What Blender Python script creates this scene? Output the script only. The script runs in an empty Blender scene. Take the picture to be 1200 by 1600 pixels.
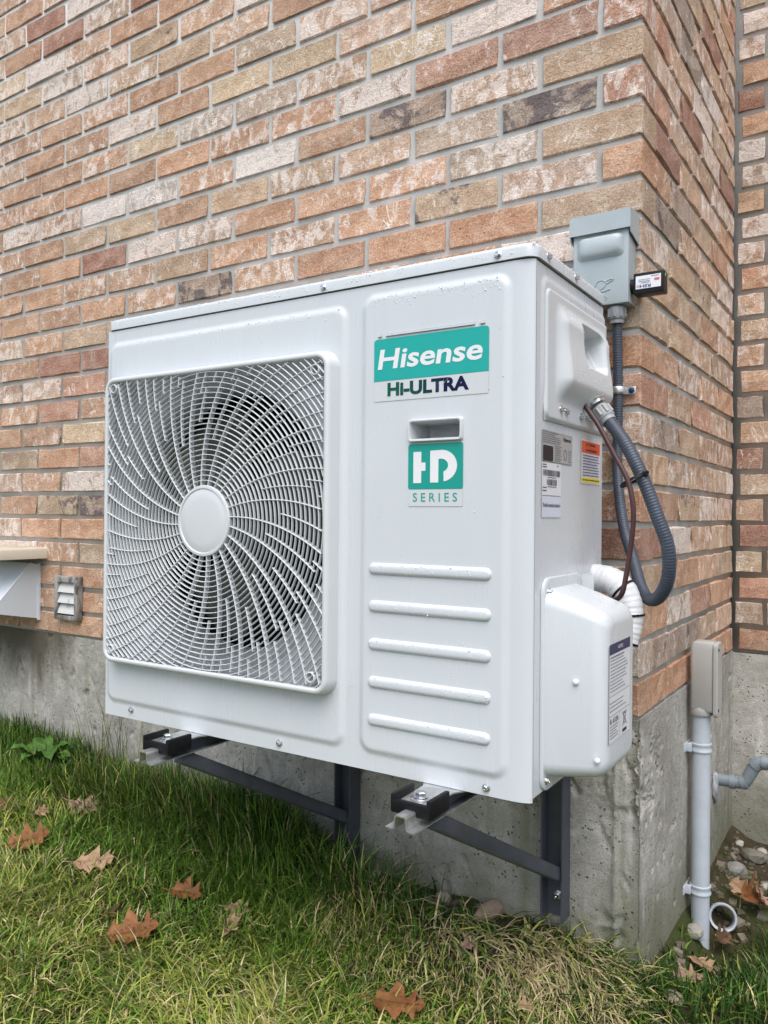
import bpy, bmesh, math, random
import numpy as np
from mathutils import Vector, Matrix

random.seed(7)
rng = np.random.default_rng(7)
S = bpy.context.scene
COL = S.collection

# ------------------------------------------------------------------ camera
cam_d = bpy.data.cameras.new('camera')
cam = bpy.data.objects.new('camera', cam_d)
COL.objects.link(cam)
cam_d.sensor_fit = 'VERTICAL'
cam_d.sensor_height = 24.0
cam_d.lens = 24.0 * 1240.02 / 1600.0
cam_d.clip_start = 0.02
cam_d.clip_end = 400
_F = Vector((-0.55131, 0.83429, 0.00341)).normalized()
_R = Vector((0.83428, 0.55127, 0.00829)).normalized()
_U = Vector((-0.00504, -0.00742, 0.99996)).normalized()
mw = Matrix.Identity(4)
for i in range(3):
    mw[i][0] = _R[i]; mw[i][1] = _U[i]; mw[i][2] = -_F[i]; mw[i][3] = (0.40139, -1.44152, 0.36472)[i]
cam.matrix_world = mw
S.camera = cam

# ------------------------------------------------------------------ world, sun, exposure
SUN_EL, SUN_AZ = 60.0, 150.0          # degrees; azimuth of the direction the light comes from (camera side)
world = bpy.data.worlds.new('World')
S.world = world
world.use_nodes = True
wn = world.node_tree.nodes; wl = world.node_tree.links
for n in list(wn): wn.remove(n)
wo = wn.new('ShaderNodeOutputWorld'); bg = wn.new('ShaderNodeBackground'); sky = wn.new('ShaderNodeTexSky')
hs = wn.new('ShaderNodeHueSaturation')
sky.sky_type = 'NISHITA'; sky.sun_disc = False
sky.sun_elevation = math.radians(SUN_EL); sky.sun_rotation = math.radians(SUN_AZ)
sky.air_density = 1.0; sky.dust_density = 2.6; sky.ozone_density = 1.0
hs.inputs['Saturation'].default_value = 0.72
wl.new(sky.outputs[0], hs.inputs['Color']); wl.new(hs.outputs[0], bg.inputs['Color'])
bg.inputs['Strength'].default_value = 0.13
wl.new(bg.outputs[0], wo.inputs['Surface'])
sun_d = bpy.data.lights.new('sun', 'SUN'); sun = bpy.data.objects.new('sun', sun_d); COL.objects.link(sun)
sun_d.energy = 1.5; sun_d.angle = math.radians(60); sun_d.color = (1.0, 0.965, 0.92)
az = math.radians(SUN_AZ)
sdir = Vector((math.sin(az) * math.cos(math.radians(SUN_EL)), math.cos(az) * math.cos(math.radians(SUN_EL)), math.sin(math.radians(SUN_EL))))
sun.rotation_euler = (-sdir).to_track_quat('-Z', 'Y').to_euler()
sun.location = sdir * 20
S.view_settings.view_transform = 'Standard'
S.view_settings.look = 'None'
S.view_settings.gamma = 1.0
S.view_settings.use_curve_mapping = False
S.view_settings.exposure = 0.96

# ------------------------------------------------------------------ material helpers
class NT:
    def __init__(s, name):
        s.m = bpy.data.materials.new(name); s.m.use_nodes = True
        s.n = s.m.node_tree.nodes; s.l = s.m.node_tree.links
        s.p = s.n['Principled BSDF']
    def node(s, t, **k):
        n = s.n.new(t)
        for a, b in k.items(): setattr(n, a, b)
        return n
    def link(s, a, b): s.l.new(a, b)
    def noise(s, vec, scale, detail=4, rough=.55, dist=0.):
        n = s.node('ShaderNodeTexNoise')
        n.inputs['Scale'].default_value = scale; n.inputs['Detail'].default_value = detail
        n.inputs['Roughness'].default_value = rough; n.inputs['Distortion'].default_value = dist
        if vec is not None: s.link(vec, n.inputs['Vector'])
        return n.outputs['Fac']
    def math(s, op, a, b=None, clamp=False):
        n = s.node('ShaderNodeMath', operation=op); n.use_clamp = clamp
        for i, v in enumerate((a, b)):
            if v is None: continue
            if isinstance(v, (int, float)): n.inputs[i].default_value = v
            else: s.link(v, n.inputs[i])
        return n.outputs[0]
    def step(s, fac, a, b):
        n = s.node('ShaderNodeMapRange', interpolation_type='SMOOTHSTEP')
        s.link(fac, n.inputs[0])
        for i, v in ((1, a), (2, b)):
            if isinstance(v, (int, float)): n.inputs[i].default_value = v
            else: s.link(v, n.inputs[i])
        return n.outputs[0]
    def mix(s, fac, a, b, mode='MIX'):
        n = s.node('ShaderNodeMix', data_type='RGBA', blend_type=mode)
        for i, v in ((0, fac), (6, a), (7, b)):
            if isinstance(v, (int, float)): n.inputs[i].default_value = v
            elif isinstance(v, tuple): n.inputs[i].default_value = (*v[:3], 1)
            else: s.link(v, n.inputs[i])
        return n.outputs[2]
    def pos(s): return s.node('ShaderNodeNewGeometry').outputs['Position']
    def obj(s): return s.node('ShaderNodeTexCoord').outputs['Object']
    def vscale(s, v, sc):
        n = s.node('ShaderNodeMapping'); n.inputs['Scale'].default_value = sc; s.link(v, n.inputs['Vector']); return n.outputs[0]
    def vadd(s, v, w):
        n = s.node('ShaderNodeVectorMath', operation='ADD'); s.link(v, n.inputs[0]); s.link(w, n.inputs[1]); return n.outputs[0]
    def bump(s, h, strength=.3, dist=.002, prev=None):
        n = s.node('ShaderNodeBump'); n.inputs['Strength'].default_value = strength; n.inputs['Distance'].default_value = dist
        s.link(h, n.inputs['Height'])
        if prev is not None: s.link(prev, n.inputs['Normal'])
        s.link(n.outputs[0], s.p.inputs['Normal']); return n.outputs[0]
    def color(s, c):
        if isinstance(c, tuple): s.p.inputs['Base Color'].default_value = (*c[:3], 1)
        else: s.link(c, s.p.inputs['Base Color'])
    def set(s, rough=None, metal=None, spec=None, coat=None):
        if rough is not None:
            if isinstance(rough, (int, float)): s.p.inputs['Roughness'].default_value = rough
            else: s.link(rough, s.p.inputs['Roughness'])
        if metal is not None: s.p.inputs['Metallic'].default_value = metal
        if spec is not None: s.p.inputs['Specular IOR Level'].default_value = spec
        if coat is not None: s.p.inputs['Coat Weight'].default_value = coat
        return s

def plain(name, col, rough=.5, metal=0., var=.06, scale=40., bump=0., bscale=300., spec=None):
    t = NT(name); v = t.obj()
    f = t.noise(v, scale, 4)
    t.color(t.mix(t.step(f, .3, .7), tuple(c * (1 - var) for c in col), tuple(min(1, c * (1 + var)) for c in col)))
    r = t.math('ADD', t.math('MULTIPLY', t.noise(v, scale * .6, 3), .16), max(.02, rough - .08))
    t.set(r, metal, spec)
    if bump: t.bump(t.noise(v, bscale, 3), bump, .001)
    return t.m

M = {}
M['white'] = plain('white_powder_coat', (.54, .575, .60), .30, var=.02, scale=7, bump=.06, bscale=500)
def wavy_white():
    t = NT('white_painted_sheet'); v = t.obj()
    f = t.noise(t.vscale(v, (1, 1, .18)), 30, 5, .6); d = t.noise(v, 6, 4)
    c = t.mix(t.step(f, .35, .75), (.545, .579, .604), (.535, .568, .592)); c = t.mix(t.math('MULTIPLY', t.step(t.noise(v, 55, 6, .7), .64, .78), .05), c, (.42, .42, .40))
    t.color(c); t.set(t.math('ADD', t.math('MULTIPLY', t.step(f, .3, .7), .10), .25))
    n1 = t.bump(t.noise(v, 4.0, 1), .25, .008); t.bump(t.noise(v, 420, 2), .05, .001, n1); return t.m
M['white'] = wavy_white()
M['grille'] = plain('white_plastic', (.55, .575, .590), .38, var=.015, scale=12)
M['inner'] = plain('shade_darkened_inner_sheet', (.36, .38, .39), .5, var=.05, scale=14)  # same white paint, darkened for the shade behind the grille
M['dark'] = plain('dark_interior', (.012, .012, .013), .8)
M['fan'] = plain('fan_plastic', (.085, .087, .074), .5, var=.06, scale=9)
M['steel'] = plain('zinc_steel', (.62, .63, .64), .28, 1.0, var=.12, scale=120)
M['galv'] = plain('galvanized_steel', (.55, .56, .56), .38, .85, var=.16, scale=60)
M['bracket'] = plain('grey_painted_steel', (.062, .068, .086), .42, .1, var=.14, scale=24, bump=.08)
M['rubber'] = plain('black_rubber', (.005, .005, .006), .5, var=.3, scale=60, bump=.2, bscale=220, spec=.25)
M['teal'] = plain('teal_print', (.0, .34, .30), .4, var=.015)
M['tealdark'] = plain('teal_print_deep', (.0, .28, .23), .4, var=.015)
M['clear'] = plain('clear_label_film', (.535, .565, .575), .28, var=.01)
M['lettering'] = plain('white_lettering', (.70, .71, .72), .4, var=.005)
M['ink'] = plain('black_ink', (.012, .012, .014), .5)
M['greyink'] = plain('grey_ink', (.14, .14, .15), .6)
M['paper'] = plain('white_label', (.66, .67, .70), .4, var=.01)
M['lilac'] = plain('bluish_label', (.58, .61, .70), .4, var=.01)
M['silverlabel'] = plain('silver_label', (.36, .36, .36), .35, var=.02)
M['orange'] = plain('orange_print', (.72, .075, .012), .45, var=.02)
M['yellow'] = plain('yellow_print', (.78, .66, .02), .45, var=.02)
M['blueprint'] = plain('navy_print', (.022, .022, .09), .45, var=.03)
M['blueink'] = plain('blue_ink', (.05, .07, .22), .5)
M['red'] = plain('red_print', (.7, .05, .05), .5)
M['boxgrey'] = plain('grey_enamel', (.335, .385, .40), .36, .0, var=.05, scale=18, bump=.05)
M['connector'] = plain('grey_fitting', (.27, .28, .29), .5, var=.08, scale=30)
M['conduit'] = plain('grey_pvc_conduit', (.052, .064, .088), .42, var=.15, scale=25, spec=.4)
M['cable'] = plain('brown_cable', (.062, .024, .024), .45, var=.2, scale=40)
M['black'] = plain('black_plastic', (.006, .006, .007), .4, var=.2, spec=.25)
M['tape'] = plain('white_vinyl_tape', (.68, .69, .71), .42, var=.06, scale=60, bump=.35, bscale=130)
M['pvc'] = plain('white_pvc', (.42, .46, .505), .42, var=.09, scale=14, bump=.05, bscale=60)
M['lb'] = plain('warm_grey_pvc', (.36, .355, .34), .45, var=.05, scale=16)
M['beige'] = plain('beige_plastic', (.52, .47, .385), .4, var=.05, scale=10)
M['foam'] = plain('grey_sealant', (.33, .345, .37), .8, var=.25, scale=60, bump=.6, bscale=90)

# hi-ultra print: green runs to navy along the word
t = NT('green_to_navy_print')
sx = t.node('ShaderNodeSeparateXYZ'); t.link(t.obj(), sx.inputs[0])
t.color(t.mix(t.step(sx.outputs[0], .668, .775), (.004, .085, .05), (.003, .005, .045))); t.set(.5, spec=.2); M['hiultra'] = t.m

# weathered white sheet
def weathered(name, base, dirt, thr, scale):
    t = NT(name); v = t.obj()
    f = t.noise(t.vscale(v, (1, 1, .45)), scale, 6, .65, .6)
    t.color(t.mix(t.step(f, thr, thr + .13), base, dirt)); t.set(.5)
    t.bump(t.noise(v, 90, 4), .15, .001); return t.m
M['hood'] = weathered('weathered_white_sheet', (.60, .64, .69), (.26, .28, .30), .66, 22)
M['vent'] = weathered('sooty_plastic', (.30, .295, .285), (.07, .066, .062), .46, 16)
M['louvre'] = weathered('stained_plastic', (.52, .52, .51), (.16, .155, .15), .56, 20)
M['oldpipe'] = weathered('worn_grey_pipe', (.19, .225, .25), (.035, .038, .04), .63, 45)

def brick_mat():
    t = NT('brick'); oi = t.node('ShaderNodeObjectInfo'); p = t.pos()
    off = t.node('ShaderNodeVectorMath', operation='SCALE'); cb = t.node('ShaderNodeCombineXYZ')
    t.link(oi.outputs['Random'], cb.inputs[0]); t.link(t.math('MULTIPLY', oi.outputs['Random'], 7.31), cb.inputs[1]); t.link(t.math('MULTIPLY', oi.outputs['Random'], 3.77), cb.inputs[2])
    t.link(cb.outputs[0], off.inputs[0]); off.inputs['Scale'].default_value = 40
    v = t.vadd(p, off.outputs[0])
    isl = t.node('ShaderNodeNewGeometry').outputs['Random Per Island']
    base = t.mix(t.math('MULTIPLY', isl, .25), oi.outputs['Color'], (.46, .27, .15)); wash = oi.outputs['Alpha']
    # body tone varies through the brick
    tone = t.noise(v, 22, 6, .62, .5)
    c = t.mix(t.step(tone, .34, .66), t.mix(1.0, base, (.80, .72, .64), 'MULTIPLY'), t.mix(.16, base, (.74, .66, .56)))
    grain = t.noise(v, 330, 5, .7)
    c = t.mix(t.step(grain, .30, .72), t.mix(1.0, c, (.60, .56, .53), 'MULTIPLY'), t.mix(.16, c, (.85, .80, .74)))
    # lime wash smeared over the face: broad bloom plus thin curling strokes
    b1 = t.noise(t.vscale(v, (1.0, 1.0, .7)), 38, 9, .72, .55)
    th = t.math('SUBTRACT', .74, t.math('MULTIPLY', wash, .34))
    bloom = t.step(b1, th, t.math('ADD', th, .10))
    st = t.noise(t.vscale(v, (1.0, 1.0, .55)), 17, 2, .4, 2.2)
    ridge = t.math('SUBTRACT', 1., t.math('MULTIPLY', t.math('ABSOLUTE', t.math('SUBTRACT', st, .5)), 30), True)
    gate = t.step(t.noise(v, 14, 2), .54, .66)
    strokes = t.math('MULTIPLY', t.math('MULTIPLY', ridge, gate), t.math('MULTIPLY', wash, 1.5, True))
    c = t.mix(t.math('MULTIPLY', bloom, .64), c, t.mix(t.step(grain, .28, .62), (.50, .425, .37), (.78, .71, .655)))
    c = t.mix(t.math('MULTIPLY', strokes, .75), c, (.74, .69, .63))
    # flashed (over-burnt) areas
    fa = t.node('ShaderNodeAttribute', attribute_type='OBJECT', attribute_name='flash')
    fth = t.math('SUBTRACT', .74, t.math('MULTIPLY', fa.outputs['Fac'], .44))
    fl = t.step(t.noise(v, 13, 5, .6, .4), fth, t.math('ADD', fth, .07))
    c = t.mix(t.math('MULTIPLY', fl, .88), c, t.mix(t.step(grain, .3, .7), (.062, .050, .052), (.15, .12, .12)))
    lum = t.node('ShaderNodeHueSaturation'); lum.inputs['Saturation'].default_value = .95; lum.inputs['Value'].default_value = 1.13; t.link(c, lum.inputs['Color']); c = lum.outputs[0]
    pits = t.noise(v, 190, 3, .5)
    pit = t.step(pits, .66, .74)
    c = t.mix(t.math('MULTIPLY', pit, .6), c, t.mix(1.0, c, (.35, .30, .27), 'MULTIPLY'))
    t.color(c); t.set(.88, spec=.25)
    drag = t.noise(t.vscale(v, (.35, .35, 1.0)), 240, 4, .7, .4)
    h = t.math('ADD', t.math('MULTIPLY', t.noise(v, 95, 6, .7, .3), 1.2), t.math('MULTIPLY', drag, .7))
    h = t.math('SUBTRACT', t.math('ADD', h, t.math('MULTIPLY', strokes, .35)), t.math('MULTIPLY', pit, .8))
    t.bump(h, .75, .004)
    return t.m
M['brick'] = brick_mat()

t = NT('mortar'); v = t.pos()
f = t.noise(v, 16, 5, .6); g = t.noise(v, 420, 3, .6)
c = t.mix(t.step(f, .3, .7), (.53, .532, .52), (.64, .642, .63)); c = t.mix(t.step(g, .3, .75), t.mix(1., c, (.78, .78, .77), 'MULTIPLY'), c)
t.color(c); t.set(.9, spec=.2); t.bump(t.math('ADD', t.noise(v, 70, 4), t.math('MULTIPLY', g, .5)), .4, .002); M['mortar'] = t.m

def concrete_mat(name, green, light):
    t = NT(name); v = t.pos()
    f = t.noise(v, 7, 6, .6, .4); g = t.noise(v, 300, 4, .65)
    k = light
    c = t.mix(t.step(f, .3, .7), (.34 * k, .328 * k, .300 * k), (.49 * k, .475 * k, .440 * k))
    c = t.mix(t.step(g, .25, .75), t.mix(1., c, (.68, .68, .67), 'MULTIPLY'), c)
    mot = t.noise(v, 26, 6, .7, .5); c = t.mix(t.step(mot, .42, .66), t.mix(1., c, (.80, .80, .78), 'MULTIPLY'), c)
    # water runs: noise stretched down the wall
    runs = t.noise(t.vscale(v, (1, 1, .07)), 16, 5, .6, .2)
    c = t.mix(t.math('MULTIPLY', t.step(runs, .54, .68), .55), c, (.20 * k, .20 * k, .165 * k))
    gr = t.noise(t.vscale(v, (1, 1, .05)), 11, 4, .55)
    c = t.mix(t.math('MULTIPLY', t.step(gr, .55, .68), green), c, (.17, .175, .085))
    lime = t.noise(t.vscale(v, (1, 1, .2)), 20, 5, .65)
    c = t.mix(t.math('MULTIPLY', t.step(lime, .60, .72), .4), c, (.58 * k, .58 * k, .56 * k))
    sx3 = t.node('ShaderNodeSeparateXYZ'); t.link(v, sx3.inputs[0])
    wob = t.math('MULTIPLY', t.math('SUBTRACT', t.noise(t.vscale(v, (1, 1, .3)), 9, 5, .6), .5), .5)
    hood_stain_shade = t.math('MULTIPLY', t.step(t.math('ADD', sx3.outputs[0], wob), -1.58, -1.74), t.step(t.math('ADD', sx3.outputs[2], wob), -.24, -.02))
    c = t.mix(t.math('MULTIPLY', hood_stain_shade, .9), c, (.075, .064, .042))  # brown stain below the vent hood, with the hood's shade painted in
    # moss and splash towards the soil line
    sz = t.node('ShaderNodeSeparateXYZ'); t.link(v, sz.inputs[0])
    low = t.step(t.math('ADD', sz.outputs[2], t.math('MULTIPLY', t.noise(v, 9, 4), .22)), -.16, -.36)
    c = t.mix(t.math('MULTIPLY', low, .55 + green * .4), c, (.13, .135, .075))
    vo = t.node('ShaderNodeTexVoronoi'); vo.inputs['Scale'].default_value = 46; t.link(t.vadd(v, t.mix(.5, v, v)), vo.inputs['Vector'])
    sel = t.step(t.noise(v, 28, 2), .50, .58)
    hole = t.math('MULTIPLY', t.step(vo.outputs['Distance'], .24, .12), sel)
    c = t.mix(t.math('MULTIPLY', hole, .7), c, (.07, .066, .058))
    vp = t.node('ShaderNodeTexVoronoi'); vp.inputs['Scale'].default_value = 150; t.link(v, vp.inputs['Vector'])
    pin = t.math('MULTIPLY', t.step(vp.outputs['Distance'], .20, .10), t.step(t.noise(v, 50, 2), .50, .60))
    c = t.mix(t.math('MULTIPLY', pin, .6), c, (.08, .075, .065))
    hole = t.math('MAXIMUM', hole, t.math('MULTIPLY', pin, .5))
    t.color(c); t.set(.86, spec=.3)
    h = t.math('SUBTRACT', t.math('ADD', t.noise(v, 55, 6, .7), t.math('MULTIPLY', g, .4)), t.math('MULTIPLY', hole, 2.4))
    t.bump(h, .8, .004)
    return t.m
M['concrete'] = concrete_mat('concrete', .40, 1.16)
M['parging'] = concrete_mat('parged_concrete', .22, 1.28)

t = NT('soil'); v = t.pos()
f = t.noise(v, 18, 6, .65); g = t.noise(v, 160, 5, .7)
c = t.mix(t.step(f, .3, .7), (.028, .022, .014), (.062, .050, .028)); c = t.mix(t.step(g, .45, .8), c, (.11, .09, .055))
c = t.mix(t.step(t.noise(v, 5, 4), .4, .62), c, (.05, .062, .02))
t.color(c); t.set(.95, spec=.15); t.bump(t.math('ADD', t.noise(v, 60, 5), g), .8, .006); M['soil'] = t.m

t = NT('grass_blade'); a = t.node('ShaderNodeAttribute', attribute_type='GEOMETRY', attribute_name='tint')
t.color(a.outputs['Color']); t.set(.55, spec=.22)
t.p.inputs['Transmission Weight'].default_value = 0.0
t.p.inputs['Subsurface Weight'].default_value = 0.0
M['grass'] = t.m

def leaf_mat(name, c1, c2):
    t = NT(name); v = t.obj()
    f = t.noise(v, 28, 6, .65); 
    c = t.mix(t.step(f, .3, .7), c1, c2); c = t.mix(t.math('MULTIPLY', t.step(t.noise(v, 90, 4), .58, .7), .6), c, tuple(x * .35 for x in c1))
    t.color(c); t.set(.62, spec=.18); t.bump(t.noise(v, 120, 4), .35, .001); return t.m
M['leafred'] = leaf_mat('red_brown_leaf', (.125, .048, .018), (.245, .108, .042))
M['leaftan'] = leaf_mat('tan_leaf', (.25, .155, .09), (.38, .26, .165))
M['leafdark'] = leaf_mat('dark_brown_leaf', (.07, .042, .026), (.15, .085, .05))
M['leafpink'] = leaf_mat('pinkish_leaf', (.22, .135, .10), (.33, .215, .165))
M['leafgreen'] = leaf_mat('weed_leaf', (.035, .085, .016), (.075, .165, .032))
t = NT('stone'); v = t.obj(); oi = t.node('ShaderNodeObjectInfo')
c = t.mix(t.step(t.noise(v, 30, 6, .65), .3, .7), t.mix(1., oi.outputs['Color'], (.6, .58, .52), 'MULTIPLY'), oi.outputs['Color'])
isl = t.node('ShaderNodeNewGeometry').outputs['Random Per Island']
c = t.mix(t.math('MULTIPLY', isl, .55), t.mix(1., c, (.55, .52, .47), 'MULTIPLY'), t.mix(.18, c, (.55, .53, .48)))
t.color(c); t.set(.85); t.bump(t.noise(v, 70, 5), .6, .003); M['stone'] = t.m
t = NT('water'); t.color((.62, .64, .66)); t.set(.06, spec=.9); M['water'] = t.m  # opaque pale drops: their bright glints are put into the base colour

# ------------------------------------------------------------------ object helpers
def link(o, parent=None):
    COL.objects.link(o)
    if parent is not None: o.parent = parent
    return o

def mesh_obj(name, verts, faces, mat, parent=None, smooth=False, angle=None):
    me = bpy.data.meshes.new(name)
    me.from_pydata([tuple(map(float, v)) for v in verts], [], [tuple(map(int, f)) for f in faces])
    me.materials.append(mat)
    me.validate(verbose=False)
    if smooth:
        me.polygons.foreach_set('use_smooth', [True] * len(me.polygons))
        if angle is not None: me.set_sharp_from_angle(angle=math.radians(angle))
    me.update()
    return link(bpy.data.objects.new(name, me), parent)

def np_mesh(name, V, Fq, mat, parent=None, smooth=False, angle=None):
    """V (n,3), Fq (m,k) arrays -> object, fast."""
    V = np.asarray(V, dtype=np.float32); Fq = np.asarray(Fq, dtype=np.int32)
    me = bpy.data.meshes.new(name); k = Fq.shape[1]
    me.vertices.add(len(V)); me.vertices.foreach_set('co', V.ravel())
    me.loops.add(Fq.size); me.loops.foreach_set('vertex_index', Fq.ravel())
    me.polygons.add(len(Fq)); me.polygons.foreach_set('loop_start', np.arange(0, Fq.size, k, dtype=np.int32))
    me.polygons.foreach_set('loop_total', np.full(len(Fq), k, dtype=np.int32))
    if smooth: me.polygons.foreach_set('use_smooth', np.ones(len(Fq), dtype=bool))
    me.materials.append(mat); me.update(calc_edges=True); me.validate(verbose=False)
    if smooth and angle is not None: me.set_sharp_from_angle(angle=math.radians(angle))
    return link(bpy.data.objects.new(name, me), parent)

def empty(name, loc=(0, 0, 0), rz=0., label=None, cat=None, group=None, kind=None):
    o = bpy.data.objects.new(name, None); link(o); o.location = loc; o.rotation_euler = (0, 0, rz); o.empty_display_size = .05
    tag(o, label, cat, group, kind); return o

def tag(o, label=None, cat=None, group=None, kind=None):
    if label: o['label'] = label
    if cat: o['category'] = cat
    if group: o['group'] = group
    if kind: o['kind'] = kind
    return o

class Geo:
    """collects several shapes into ONE mesh object"""
    def __init__(s): s.v = []; s.f = []
    def add(s, v, f):
        b = len(s.v); s.v += [tuple(x) for x in v]; s.f += [tuple(i + b for i in q) for q in f]; return s
    def build(s, name, mat, parent=None, smooth=False, angle=30): return mesh_obj(name, s.v, s.f, mat, parent, smooth, angle)

def box(x0, x1, y0, y1, z0, z1, b=0.):
    if b <= 0:
        v = [(x, y, z) for x in (x0, x1) for y in (y0, y1) for z in (z0, z1)]
        return v, [(0, 1, 3, 2), (4, 6, 7, 5), (0, 4, 5, 1), (2, 3, 7, 6), (0, 2, 6, 4), (1, 5, 7, 3)]
    bm = bmesh.new(); bmesh.ops.create_cube(bm, size=1)
    for q in bm.verts: q.co = Vector(((x0 + x1) / 2 + q.co.x * (x1 - x0), (y0 + y1) / 2 + q.co.y * (y1 - y0), (z0 + z1) / 2 + q.co.z * (z1 - z0)))
    bmesh.ops.bevel(bm, geom=list(bm.edges), offset=b, segments=2, profile=.6, affect='EDGES')
    bm.verts.index_update(); v = [tuple(q.co) for q in bm.verts]; f = [[q.index for q in p.verts] for p in bm.faces]; bm.free()
    return v, f

def rrect(w0, w1, h0, h1, r, n=5):
    """rounded rectangle loop in 2D, counter clockwise"""
    pts = []
    for cx, cy, a0 in ((w1 - r, h1 - r, 0), (w0 + r, h1 - r, 90), (w0 + r, h0 + r, 180), (w1 - r, h0 + r, 270)):
        for i in range(n + 1):
            a = math.radians(a0 + 90 * i / n); pts.append((cx + r * math.cos(a), cy + r * math.sin(a)))
    return pts

def loft(loops, cap0=True, cap1=True, closed=True):
    """loops of equal length of 3D points"""
    n = len(loops[0]); v = [p for L in loops for p in L]; f = []
    for i in range(len(loops) - 1):
        for j in range(n if closed else n - 1):
            k = (j + 1) % n
            f.append((i * n + j, i * n + k, (i + 1) * n + k, (i + 1) * n + j))
    if cap0: f.append(tuple(reversed(range(n))))
    if cap1: f.append(tuple(range((len(loops) - 1) * n, len(loops) * n)))
    return v, f

def lathe(c, axis, prof, n=20, cap=True):
    """prof: (distance along axis, radius)"""
    ax = Vector(axis).normalized(); u = ax.orthogonal().normalized(); w = ax.cross(u); c = Vector(c)
    loops = [[tuple(c + ax * d + (u * math.cos(2 * math.pi * i / n) + w * math.sin(2 * math.pi * i / n)) * r) for i in range(n)] for d, r in prof]
    return loft(loops, cap, cap)

def spline(pts, per=8):
    P = [Vector(p) for p in pts]; P = [P[0] * 2 - P[1]] + P + [P[-1] * 2 - P[-2]]; out = []
    for i in range(1, len(P) - 2):
        a, b, c, d = P[i - 1:i + 3]
        for k in range(per):
            t = k / per
            out.append(.5 * ((2 * b) + (c - a) * t + (2 * a - 5 * b + 4 * c - d) * t * t + (3 * b - a - 3 * c + d) * t ** 3))
    out.append(P[-2]); return out

def tube(path, rad, n=12, cap=True):
    """rad: number or list / function of arclength index fraction"""
    P = [Vector(p) for p in path]; N = len(P); loops = []
    up = None
    for i, p in enumerate(P):
        d = (P[min(i + 1, N - 1)] - P[max(i - 1, 0)]).normalized()
        if up is None: up = d.orthogonal().normalized()
        else: up = (up - d * up.dot(d)).normalized()
        w = d.cross(up); r = rad(i / (N - 1)) if callable(rad) else (rad[i] if isinstance(rad, (list, tuple)) else rad)
        loops.append([tuple(p + (up * math.cos(2 * math.pi * k / n) + w * math.sin(2 * math.pi * k / n)) * r) for k in range(n)])
    return loft(loops, cap, cap)

def resample(P, step):
    P = [Vector(p) for p in P]; out = [P[0]]; acc = 0.
    for a, b in zip(P, P[1:]):
        L = (b - a).length; d = step - acc
        while d <= L and L > 0: out.append(a + (b - a) * (d / L)); d += step
        acc = (acc + L) % step if L > 0 else acc
    return out

def vnoise(x, y, seed=0):
    xi = np.floor(x).astype(np.int64); yi = np.floor(y).astype(np.int64); xf = x - xi; yf = y - yi
    def h(a, b):
        n = (a * 374761393 + b * 668265263 + seed * 974711) & 0x7fffffff
        n = ((n ^ (n >> 13)) * 1274126177) & 0x7fffffff
        return ((n ^ (n >> 16)) & 0xffff) / 65535.0
    u = xf * xf * (3 - 2 * xf); w = yf * yf * (3 - 2 * yf)
    return (h(xi, yi) * (1 - u) + h(xi + 1, yi) * u) * (1 - w) + (h(xi, yi + 1) * (1 - u) + h(xi + 1, yi + 1) * u) * w
def fbm(x, y, oct=4, seed=0):
    s = 0; a = .5
    for i in range(oct): s = s + a * vnoise(x * 2 ** i, y * 2 ** i, seed + i * 17); a *= .5
    return s
def sstep(x, a, b):
    t = np.clip((x - a) / (b - a), 0, 1); return t * t * (3 - 2 * t)

def grid_faces(nu, nv, mask=None):
    i, j = np.meshgrid(np.arange(nu - 1), np.arange(nv - 1), indexing='ij'); a = i * nv + j
    F = np.stack([a, a + nv, a + nv + 1, a + 1], -1)
    return F[mask] if mask is not None else F.reshape(-1, 4)

def text(body, x0, x1, z0, z1, place, mat, parent, bold=0., shear=0., name='lettering', keep=False):
    """lettering fitted to a rectangle (u, v) and mapped by place(u, v) -> 3D"""
    cu = bpy.data.curves.new('lettering', 'FONT'); cu.body = body; cu.size = 1; cu.offset = bold; cu.shear = shear; cu.resolution_u = 4
    ob = bpy.data.objects.new('lettering', cu); COL.objects.link(ob)
    dg = bpy.context.evaluated_depsgraph_get(); me = bpy.data.meshes.new_from_object(ob.evaluated_get(dg))
    bpy.data.objects.remove(ob); bpy.data.curves.remove(cu)
    co = np.array([v.co[:] for v in me.vertices]); lo = co.min(0); hi = co.max(0)
    for v in me.vertices:
        u = (v.co.x - lo[0]) / (hi[0] - lo[0]); w = (v.co.y - lo[1]) / (hi[1] - lo[1])
        v.co = place(x0 + u * (x1 - x0), z0 + w * (z1 - z0))
    me.materials.clear(); me.materials.append(mat); me.name = name
    return link(bpy.data.objects.new(name, me), parent)

def copy_tree(o, parent=None):
    c = o.copy(); COL.objects.link(c)
    if parent is not None: c.parent = parent
    for ch in list(o.children): copy_tree(ch, c)
    return c

# ------------------------------------------------------------------ ground
def ground_np(x, y):
    base = np.interp(x, [-3, -2, -1.5, -1.2, -.92, -.64, -.15, 0], [-.345, -.345, -.345, -.357, -.376, -.415, -.42, -.470])
    d = np.maximum(-y, 0)
    fall = np.where(d < 1, -.12 * d, -.12 - .035 * (np.minimum(d, 4) - 1))
    a = base + fall
    by = np.interp(y, [0, .06, .3, .38, .6, .9], [-.470, -.490, -.555, -.572, -.545, -.51])
    b = np.where(y > 0, by, -.470 + fall)
    side = sstep(x, -.02, .06)
    z = a * (1 - side) + b * side
    near = np.exp(-((x + .6) ** 2 + (y + .5) ** 2) / 9)
    z = z + near * ((fbm(x * 6 + 9, y * 6 + 3, 3, 5) - .45) * .035 + (fbm(x * 25, y * 25, 2, 8) - .4) * .012)
    # mound of long grass under the unit's left half
    z = z + .040 * np.exp(-(((x + .78) / .24) ** 2 + ((y + .12) / .09) ** 2))
    return z
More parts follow.
